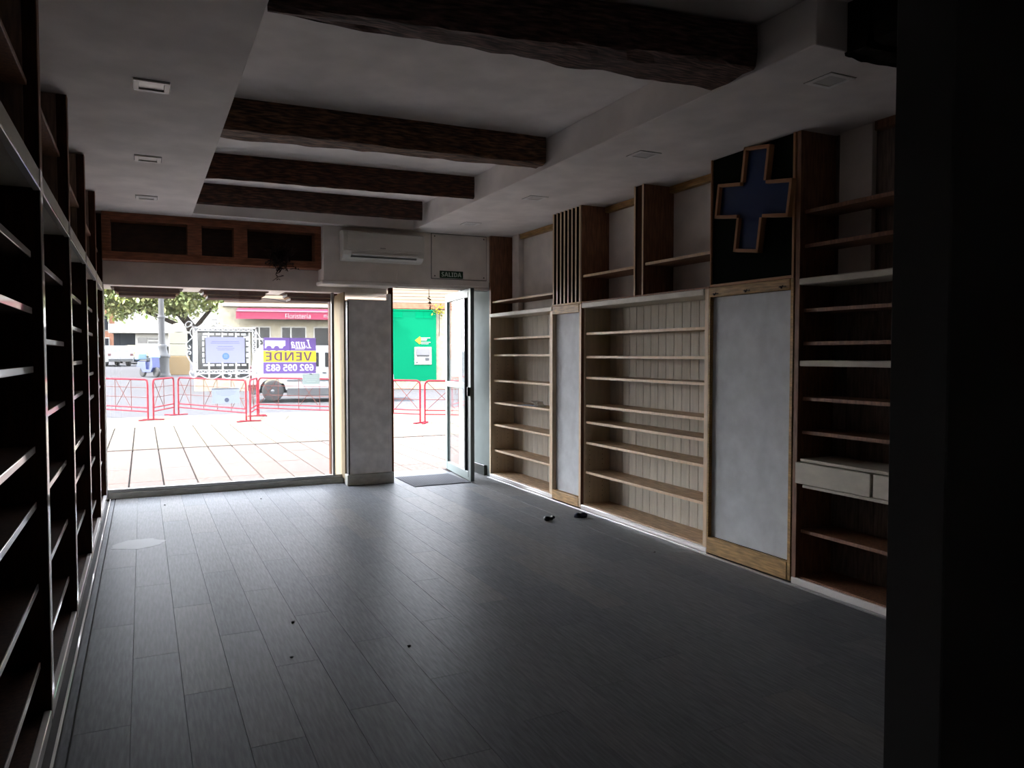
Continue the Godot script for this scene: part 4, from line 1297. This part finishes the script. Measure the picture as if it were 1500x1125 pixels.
func green_kiosk():
	var p = mats
	var t := far_thing("bank_front", "bright green bank front with a cash machine, seen through the doorway", "bank front")
	P(t, "green_wall", Vector3(3.74, 0.38, 0.0), Vector3(5.62, 3.24, 0.12), p.atm_green, 0.01)
	P(t, "base", Vector3(3.74, -0.2, -0.1), Vector3(6.2, 0.38, 0.10), p.render_cream, 0.01)
	for q in [[3.90, 4.25, 2.94, 3.19], [4.77, 5.10, 2.93, 3.20], [5.11, 5.44, 2.93, 3.20]]:
		P(t, "vent_panel", Vector3(q[0], q[2], 0.115), Vector3(q[1], q[3], 0.128), p.atm_green_dark, 0.004)
	P(t, "top_trim", Vector3(3.74, 3.22, 0.0), Vector3(5.62, 3.27, 0.15), p.atm_green_dark, 0.006)
	var m := P(t, "cash_machine", Vector3(4.72, 1.04, 0.10), Vector3(5.42, 1.76, 0.16), p.render_white, 0.02)
	P(m, "screen_hood", Vector3(4.80, 1.42, 0.15), Vector3(5.33, 1.70, 0.20), p.hub, 0.01)
	P(m, "slot", Vector3(4.82, 1.37, 0.155), Vector3(5.32, 1.41, 0.175), p.car_skirt, 0.004)
	P(m, "keypad", Vector3(5.16, 1.20, 0.155), Vector3(5.32, 1.32, 0.175), p.car_skirt, 0.006)
	P(m, "card_slot", Vector3(4.79, 1.10, 0.155), Vector3(4.85, 1.16, 0.17), p.car_skirt, 0.004)
	var st := st_new()
	extrude(st, PackedVector2Array([Vector2(4.74, 2.03), Vector2(4.95, 2.19), Vector2(4.98, 2.14), Vector2(4.98, 1.90), Vector2(4.93, 1.87)]), 0.02, Transform3D(Basis(), Vector3(0, 0, 0.115)))
	O(t, "arrow_head", st, p.atm_yellow)
	var sl := st_new()
	for q in [[5.37, 2.13], [5.24, 2.07], [5.22, 2.03], [5.38, 1.95], [5.30, 1.89]]:
		bx(sl, Vector3(4.99, q[1] - 0.015, 0.115), Vector3(q[0], q[1] + 0.015, 0.132), 0.003)
	O(t, "arrow_stripes", sl, p.awning_letter)
	var u := far_thing("peach_building", "peach rendered building above and behind the green bank front", "building")
	P(u, "wall", Vector3(3.73, -0.3, -6.0), Vector3(9.5, 3.30, -0.02), p.render_cream, 0.01)
	P(u, "peach_band", Vector3(3.73, 3.30, -6.0), Vector3(9.5, 3.52, 0.06), p.render_peach, 0.01)
	P(u, "upper_wall", Vector3(3.73, 3.52, -6.0), Vector3(9.5, 4.9, -0.02), p.siding, 0.01)
	for i in 7: P(u, "siding_board", Vector3(3.73, 3.54 + i * 0.13, -0.02), Vector3(9.5, 3.66 + i * 0.13, 0.02), p.siding, 0.01)
	for w in [[6.35, 6.85], [7.3, 8.0]]:
		var fr := P(u, "window", Vector3(w[0] - 0.05, 0.9, -0.02), Vector3(w[1] + 0.05, 2.6, 0.02), p.render_white, 0.004)
		P(fr, "pane", Vector3(w[0], 0.95, 0.018), Vector3(w[1], 2.55, 0.024), p.street_glass, 0.0)
	# yellow-green plant beside the green wall
	var pl := far_thing("wall_plant", "yellow green plant hanging beside the top corner of the green wall", "plant")
	var lv := st_new()
	for i in 60:
		var c := Vector3(5.72, 3.25, 0.2) + Vector3(rng.randfn() * 0.13, rng.randfn() * 0.14, rng.randf() * 0.12)
		var d := rnd_dir()
		leaf_quad(lv, c, d, ring_basis(d)[0], 0.13, 0.07)
	O(pl, "leaves", lv, p.potted_leaf)
	var sm := st_new()
	tube(sm, [Vector3(5.74, 2.2, 0.08), Vector3(5.75, 2.8, 0.12), Vector3(5.72, 3.35, 0.2)], 0.012, 5)
	O(pl, "stem", sm, p.bark)

func wheel(t: Node3D, x: float, y: float, z: float, r: float):
	var st := st_new()
	lathe(st, [[r * 0.62, -0.02], [r * 0.94, -0.02], [r, 0.0], [r, 0.16], [r * 0.9, 0.19], [r * 0.62, 0.19]], Vector3(x, y, z - 0.17), 24, Basis(Vector3.RIGHT, PI / 2))
	var o := O(t, "wheel", st, mats.tyre)
	var s2 := st_new()
	lathe(s2, [[r * 0.62, 0.0], [r * 0.62, 0.17], [r * 0.5, 0.185], [r * 0.2, 0.17], [r * 0.15, 0.19], [0.001, 0.195]], Vector3(x, y, z - 0.17), 20, Basis(Vector3.RIGHT, PI / 2))
	O(o, "hub", s2, mats.hub)

func van():
	var p = mats
	# side plane towards the shop; local x along the street, the wheel that shows stands at x = 0
	var t := thing("van", "white van parked along the street behind the red barriers", "van", Vector3(3.62, 0, -24.54), "", deg_to_rad(-11.5))
	var out := [[-0.66, 0.36], [-0.64, 0.95], [-0.58, 1.30], [-0.46, 1.62], [-0.30, 1.74], [1.9, 1.74], [2.35, 1.66], [2.95, 1.12], [3.55, 0.98], [3.72, 0.82], [3.74, 0.36]]
	var poly := PackedVector2Array()
	for q in out: poly.append(Vector2(q[0], q[1]))
	for c: float in [2.75, 0.0]:
		for j in 9:
			var a := PI * j / 8.0
			poly.append(Vector2(c + 0.39 * cos(a), 0.36 + 0.36 * sin(a)))
	var st := st_new()
	extrude(st, poly, -1.72, Transform3D(Basis(), Vector3(0, 0, 0)))
	O(t, "body", st, p.car_white)
	P(t, "skirt", Vector3(0.42, 0.16, -1.70), Vector3(2.34, 0.42, 0.008), p.car_skirt, 0.02)
	P(t, "skirt", Vector3(-0.66, 0.22, -1.70), Vector3(-0.40, 0.40, 0.006), p.car_skirt, 0.02)
	P(t, "underbody", Vector3(-0.5, 0.25, -1.6), Vector3(3.6, 0.5, -0.25), p.tyre, 0.02)
	for w in [[0.90, 1.39, 1.08, 1.52], [1.58, 2.30, 1.06, 1.52]]:
		P(t, "side_window", Vector3(w[0], w[2], -0.01), Vector3(w[1], w[3], 0.006), p.street_glass, 0.05)
	P(t, "door_handle", Vector3(1.50, 0.86, 0.0), Vector3(1.62, 0.91, 0.03), p.car_skirt, 0.008)
	P(t, "side_strip", Vector3(0.42, 0.62, 0.0), Vector3(2.34, 0.67, 0.012), p.car_skirt, 0.004)
	P(t, "tail_lamp", Vector3(-0.675, 0.70, -0.30), Vector3(-0.60, 1.10, 0.004), p.tail_red, 0.02)
	P(t, "bumper", Vector3(-0.74, 0.34, -1.6), Vector3(-0.40, 0.55, 0.01), p.tail_red, 0.03)
	wheel(t, 0.0, 0.325, 0.01, 0.325)
	wheel(t, 2.75, 0.325, 0.01, 0.325)

func car(called: String, label: String, at: Vector3, turn: float, body: Material):
	var p = mats
	var t := thing(called, label, "car", at, "cars parked far up the street", turn)
	# tail towards +z
	var prof := PackedVector2Array([Vector2(-2.0, 0.3), Vector2(-2.05, 0.75), Vector2(-1.2, 0.92), Vector2(-0.6, 1.40), Vector2(1.2, 1.44), Vector2(1.85, 0.98), Vector2(2.02, 0.9), Vector2(2.03, 0.32)])
	var low := PackedVector2Array([Vector2(-2.0, 0.3), Vector2(-2.05, 0.75), Vector2(-1.2, 0.92), Vector2(1.86, 0.98), Vector2(2.02, 0.9), Vector2(2.03, 0.32)])
	var xf := Transform3D(Basis(Vector3(0, 0, 1), Vector3(0, 1, 0), Vector3(1, 0, 0)), Vector3(-0.84, 0, 0))
	var st := st_new()
	extrude(st, low, 1.68, xf)
	var cab := PackedVector2Array([Vector2(-1.2, 0.9), Vector2(-0.6, 1.40), Vector2(1.2, 1.44), Vector2(1.86, 0.95)])
	extrude(st, cab, 1.44, Transform3D(xf.basis, Vector3(-0.72, 0, 0)))
	O(t, "body", st, body)
	var rw := st_new()
	face(rw, [Vector3(-0.60, 1.36, 1.31), Vector3(0.60, 1.36, 1.31), Vector3(0.62, 1.02, 1.79), Vector3(-0.62, 1.02, 1.79)], Vector3(0, 0.8, 0.6))
	O(t, "rear_window", rw, p.street_glass)
	for s: float in [-1.0, 1.0]:
		P(t, "side_window", Vector3(0.715 * s - 0.01, 1.0, -0.75), Vector3(0.715 * s + 0.01, 1.34, 1.15), p.street_glass, 0.004)
		P(t, "tail_lamp", Vector3(0.72 * s - 0.10, 0.72, 1.98), Vector3(0.72 * s + 0.10, 0.88, 2.045), p.tail_red, 0.01)
		for z: float in [-1.25, 1.25]:
			var sw := st_new()
			lathe(sw, [[0.2, -0.1], [0.31, -0.1], [0.32, 0.0], [0.31, 0.1], [0.2, 0.1]], Vector3(0.74 * s, 0.31, z), 16, Basis(Vector3(0, 0, 1), PI / 2))
			O(t, "wheel", sw, p.tyre)
	P(t, "bumper", Vector3(-0.80, 0.34, 1.95), Vector3(0.80, 0.52, 2.08), p.car_skirt, 0.02)
	P(t, "number_plate", Vector3(-0.25, 0.62, 2.02), Vector3(0.25, 0.73, 2.05), p.render_white, 0.004)

func street_far():
	var p = mats
	# lamp post
	var lp := Vector3(0.92, rise(-44.0) - 0.06, -44.0)
	var t := thing("lamp_post", "grey cast iron lamp post with a thick stepped base, left in the window", "lamp post", lp)
	var st := st_new()
	lathe(st, [[0.42, 0.0], [0.42, 0.12], [0.36, 0.18], [0.34, 0.95], [0.40, 1.0], [0.40, 1.12], [0.30, 1.2], [0.24, 1.5], [0.28, 1.6], [0.20, 1.68]], lp, 16)
	O(t, "base", st, p.cast_iron)
	var s2 := st_new()
	lathe(s2, [[0.19, 1.66], [0.16, 1.9], [0.155, 3.0], [0.19, 3.05], [0.19, 3.15], [0.14, 3.2], [0.12, 5.6], [0.10, 6.4]], lp, 14)
	O(t, "post", s2, p.cast_iron)
	# stone gate pillar
	var gp := Vector3(1.77, rise(-45.8) - 0.06, -45.8)
	var g := thing("gate_pillar", "pale rounded-top stone pillar with a beige base, right of the lamp post", "stone pillar", gp)
	P(g, "base", gp + Vector3(-0.56, 0, -0.5), gp + Vector3(0.56, 1.02, 0.5), p.stone_beige, 0.02)
	for i in 2: P(g, "block", gp + Vector3(-0.46, 1.02 + i * 0.66, -0.42), gp + Vector3(0.46, 1.67 + i * 0.66, 0.42), p.stone_pale, 0.03)
	var dome := st_new()
	lathe(dome, [[0.46, 0.0], [0.44, 0.15], [0.36, 0.32], [0.2, 0.45], [0.001, 0.5]], gp + Vector3(0, 2.34, 0), 18)
	O(g, "domed_cap", dome, p.stone_pale)
	# scooter
	var sp := Vector3(0.32, rise(-43.2) - 0.06, -43.2)
	var s := thing("scooter", "blue motor scooter with a pale blue windshield, parked left of the lamp post", "scooter", sp, "", deg_to_rad(-60))
	for x: float in [-0.62, 0.62]:
		var w := st_new()
		lathe(w, [[0.14, -0.06], [0.24, -0.06], [0.26, 0.0], [0.24, 0.06], [0.14, 0.06]], Vector3(x, 0.26, 0), 16, Basis(Vector3.RIGHT, PI / 2))
		O(s, "wheel", w, p.tyre)
	var sb := st_new()
	extrude(sb, PackedVector2Array([Vector2(-0.85, 0.55), Vector2(-0.75, 0.80), Vector2(-0.05, 0.80), Vector2(0.0, 0.42), Vector2(0.30, 0.40), Vector2(0.42, 1.02), Vector2(0.54, 1.02), Vector2(0.60, 0.50), Vector2(0.42, 0.28), Vector2(-0.30, 0.26), Vector2(-0.50, 0.50)]), 0.40, Transform3D(Basis(), Vector3(0, 0, -0.2)))
	O(s, "body", sb, p.scooter_blue)
	P(s, "seat", Vector3(-0.72, 0.80, -0.16), Vector3(-0.02, 0.90, 0.16), p.rubber, 0.03)
	P(s, "top_case", Vector3(-1.0, 0.88, -0.24), Vector3(-0.62, 1.22, 0.24), p.scooter_pale, 0.05)
	var ws := st_new()
	extrude(ws, PackedVector2Array([Vector2(0.50, 1.0), Vector2(0.30, 1.62), Vector2(0.26, 1.62), Vector2(0.44, 1.0)]), 0.56, Transform3D(Basis(), Vector3(0, 0, -0.28)))
	O(s, "windshield", ws, p.scooter_pale)
	var hb := st_new()
	tube(hb, [Vector3(0.32, 1.06, -0.36), Vector3(0.42, 1.06, 0), Vector3(0.32, 1.06, 0.36)], 0.03, 6)
	O(s, "handlebar", hb, p.rubber)
	# cars
	car("car", "white car at the far left of the window, parked up the street", Vector3(-2.0, rise(-62) - 0.06, -62.0), deg_to_rad(18), p.car_white)
	car("car", "cream coloured car parked just right of the far white car", Vector3(-0.55, rise(-67) - 0.06, -67.5), deg_to_rad(14), p.car_cream)
	# far buildings
	var h := thing("far_house", "peach coloured house at the far left end of the street", "building", Vector3(-2.9, rise(-80), -80), "", deg_to_rad(-10))
	P(h, "wall", Vector3(-6, -0.6, -6), Vector3(1.0, 9, 0), p.render_peach, 0.02)
	for q in [[-0.7, 0.2, 1.0, 2.0], [-0.7, 0.2, 2.6, 4.2], [-2.4, -1.5, 2.6, 4.2]]:
		var fr := P(h, "window", Vector3(q[0], q[2], 0.0), Vector3(q[1], q[3], 0.05), p.render_white, 0.01)
		P(fr, "pane", Vector3(q[0] + 0.08, q[2] + 0.08, 0.045), Vector3(q[1] - 0.08, q[3] - 0.08, 0.06), p.shop_dark, 0.0)
	var fs := thing("far_shop", "dark far shop front under a white fascia, behind the parked cars", "building", Vector3(0.4, rise(-72), -72.0), "", deg_to_rad(-10))
	P(fs, "wall", Vector3(-2.6, -0.6, -6), Vector3(5.2, 2.35, 0), p.shop_dark, 0.02)
	P(fs, "fascia", Vector3(-0.9, 1.25, 0.0), Vector3(1.9, 2.35, 0.25), p.render_white, 0.02)
	P(fs, "canopy", Vector3(-2.8, 2.35, -6), Vector3(5.2, 3.1, 0.9), p.render_white, 0.04)
	for q in [[-0.70, 0.02, 1.52, 2.0], [0.10, 1.25, 1.52, 1.68], [0.10, 1.25, 1.82, 1.98], [1.1, 1.3, 1.52, 1.98]]:
		P(fs, "fascia_sign", Vector3(q[0], q[2], 0.24), Vector3(q[1], q[3], 0.28), p.street_glass, 0.01)
	P(fs, "upper_wall", Vector3(-2.6, 3.1, -6), Vector3(5.2, 8.0, -0.5), p.render_white, 0.02)
	var wb := thing("white_building", "white building behind the tree, closing the far end of the street", "building", Vector3(6.5, 0.5, -64), "", deg_to_rad(-11.5))
	P(wb, "wall", Vector3(-1.0, -0.6, -8), Vector3(10, 6, 0), p.render_white, 0.02)
	for i in 5:
		var fr := P(wb, "window", Vector3(-0.4 + i * 2.1, 0.6, 0.0), Vector3(1.0 + i * 2.1, 2.4, 0.05), p.render_cream, 0.01)
		P(fr, "pane", Vector3(-0.3 + i * 2.1, 0.7, 0.045), Vector3(0.9 + i * 2.1, 2.3, 0.06), p.shop_dark, 0.0)
	# tree with a spreading crown
	var tp := Vector3(3.3, rise(-50) - 0.06, -50.0)
	var tr := thing("tree", "large leafy tree spreading over the left half of the window", "tree", tp)
	var tk := st_new()
	tube(tk, arc([tp, tp + Vector3(-0.1, 1.2, 0), tp + Vector3(-0.45, 2.4, 0.2), tp + Vector3(-1.1, 3.3, 0.4), tp + Vector3(-1.9, 4.4, 0.6)], 4), 0.24, 10)
	O(tr, "trunk", tk, p.bark)
	for b in [[Vector3(-0.45, 2.4, 0.2), Vector3(-2.6, 3.3, 0.9), Vector3(-4.2, 3.9, 0.6)], [Vector3(-0.5, 2.5, 0.2), Vector3(0.4, 3.7, 0.4), Vector3(1.4, 4.8, 0.8)], [Vector3(-1.1, 3.3, 0.4), Vector3(-2.5, 4.2, -0.6), Vector3(-3.6, 5.4, -1.0)]]:
		var s3 := st_new()
		tube(s3, arc([tp + b[0], tp + b[1], tp + b[2]], 4), [0.15, 0.14, 0.13, 0.12, 0.11, 0.09, 0.08, 0.07, 0.05], 7)
		O(tr, "branch", s3, p.bark)
	var leaf := st_new()
	leaf_quad(leaf, Vector3.ZERO, Vector3(0, 0, 1), Vector3(1, 0, 0), 0.30, 0.17)
	var mm := MultiMesh.new()
	mm.transform_format = MultiMesh.TRANSFORM_3D
	mm.use_colors = true
	mm.mesh = leaf.commit()
	var spots := []
	for c in [[-5.0, 5.0, 0.3, 1.5], [-3.4, 5.0, 0.8, 1.7], [-1.6, 5.2, 0.6, 1.8], [0.2, 5.2, 0.9, 1.6], [1.6, 5.0, 1.0, 1.2], [-2.6, 6.6, 0.0, 2.2], [0.2, 6.6, 0.0, 2.0], [-4.6, 6.4, 0, 1.8], [-3.9, 3.9, 0.8, 1.0], [-2.6, 3.9, 1.0, 1.0], [-0.9, 4.0, 0.8, 1.1], [-5.4, 4.2, 0.6, 1.0], [-4.6, 3.5, 0.4, 0.8], [-6.0, 5.6, 0.0, 1.5], [2.2, 5.6, 0.6, 1.3], [-2.0, 4.6, 1.4, 1.2], [-3.6, 4.5, 1.4, 1.2], [-1.7, 3.7, 0.5, 0.8], [0.7, 4.2, 1.0, 0.9]]:
		for i in int(520.0 * c[3] * c[3]):
			var d: Vector3 = rnd_dir() * c[3] * pow(rng.randf(), 0.45)
			spots.append(tp + Vector3(c[0], c[1], c[2]) + Vector3(d.x, d.y * 0.75, d.z))
	mm.instance_count = spots.size()
	for i in spots.size():
		var d := rnd_dir()
		var a: Vector3 = ring_basis(d)[0]
		var sc := rng.randf_range(0.7, 1.3)
		mm.set_instance_transform(i, Transform3D(Basis(a * sc, d.cross(a) * sc, d * sc), spots[i] - tp))
		var v := rng.randf_range(0.75, 1.2)
		mm.set_instance_color(i, Color(v * rng.randf_range(0.9, 1.1), v, v * 0.9))
	var mi := MultiMeshInstance3D.new()
	mi.name = "foliage"
	mi.multimesh = mm
	mi.material_override = p.leaf
	mi.set_meta("kind", "stuff")
	tr.add_child(mi)
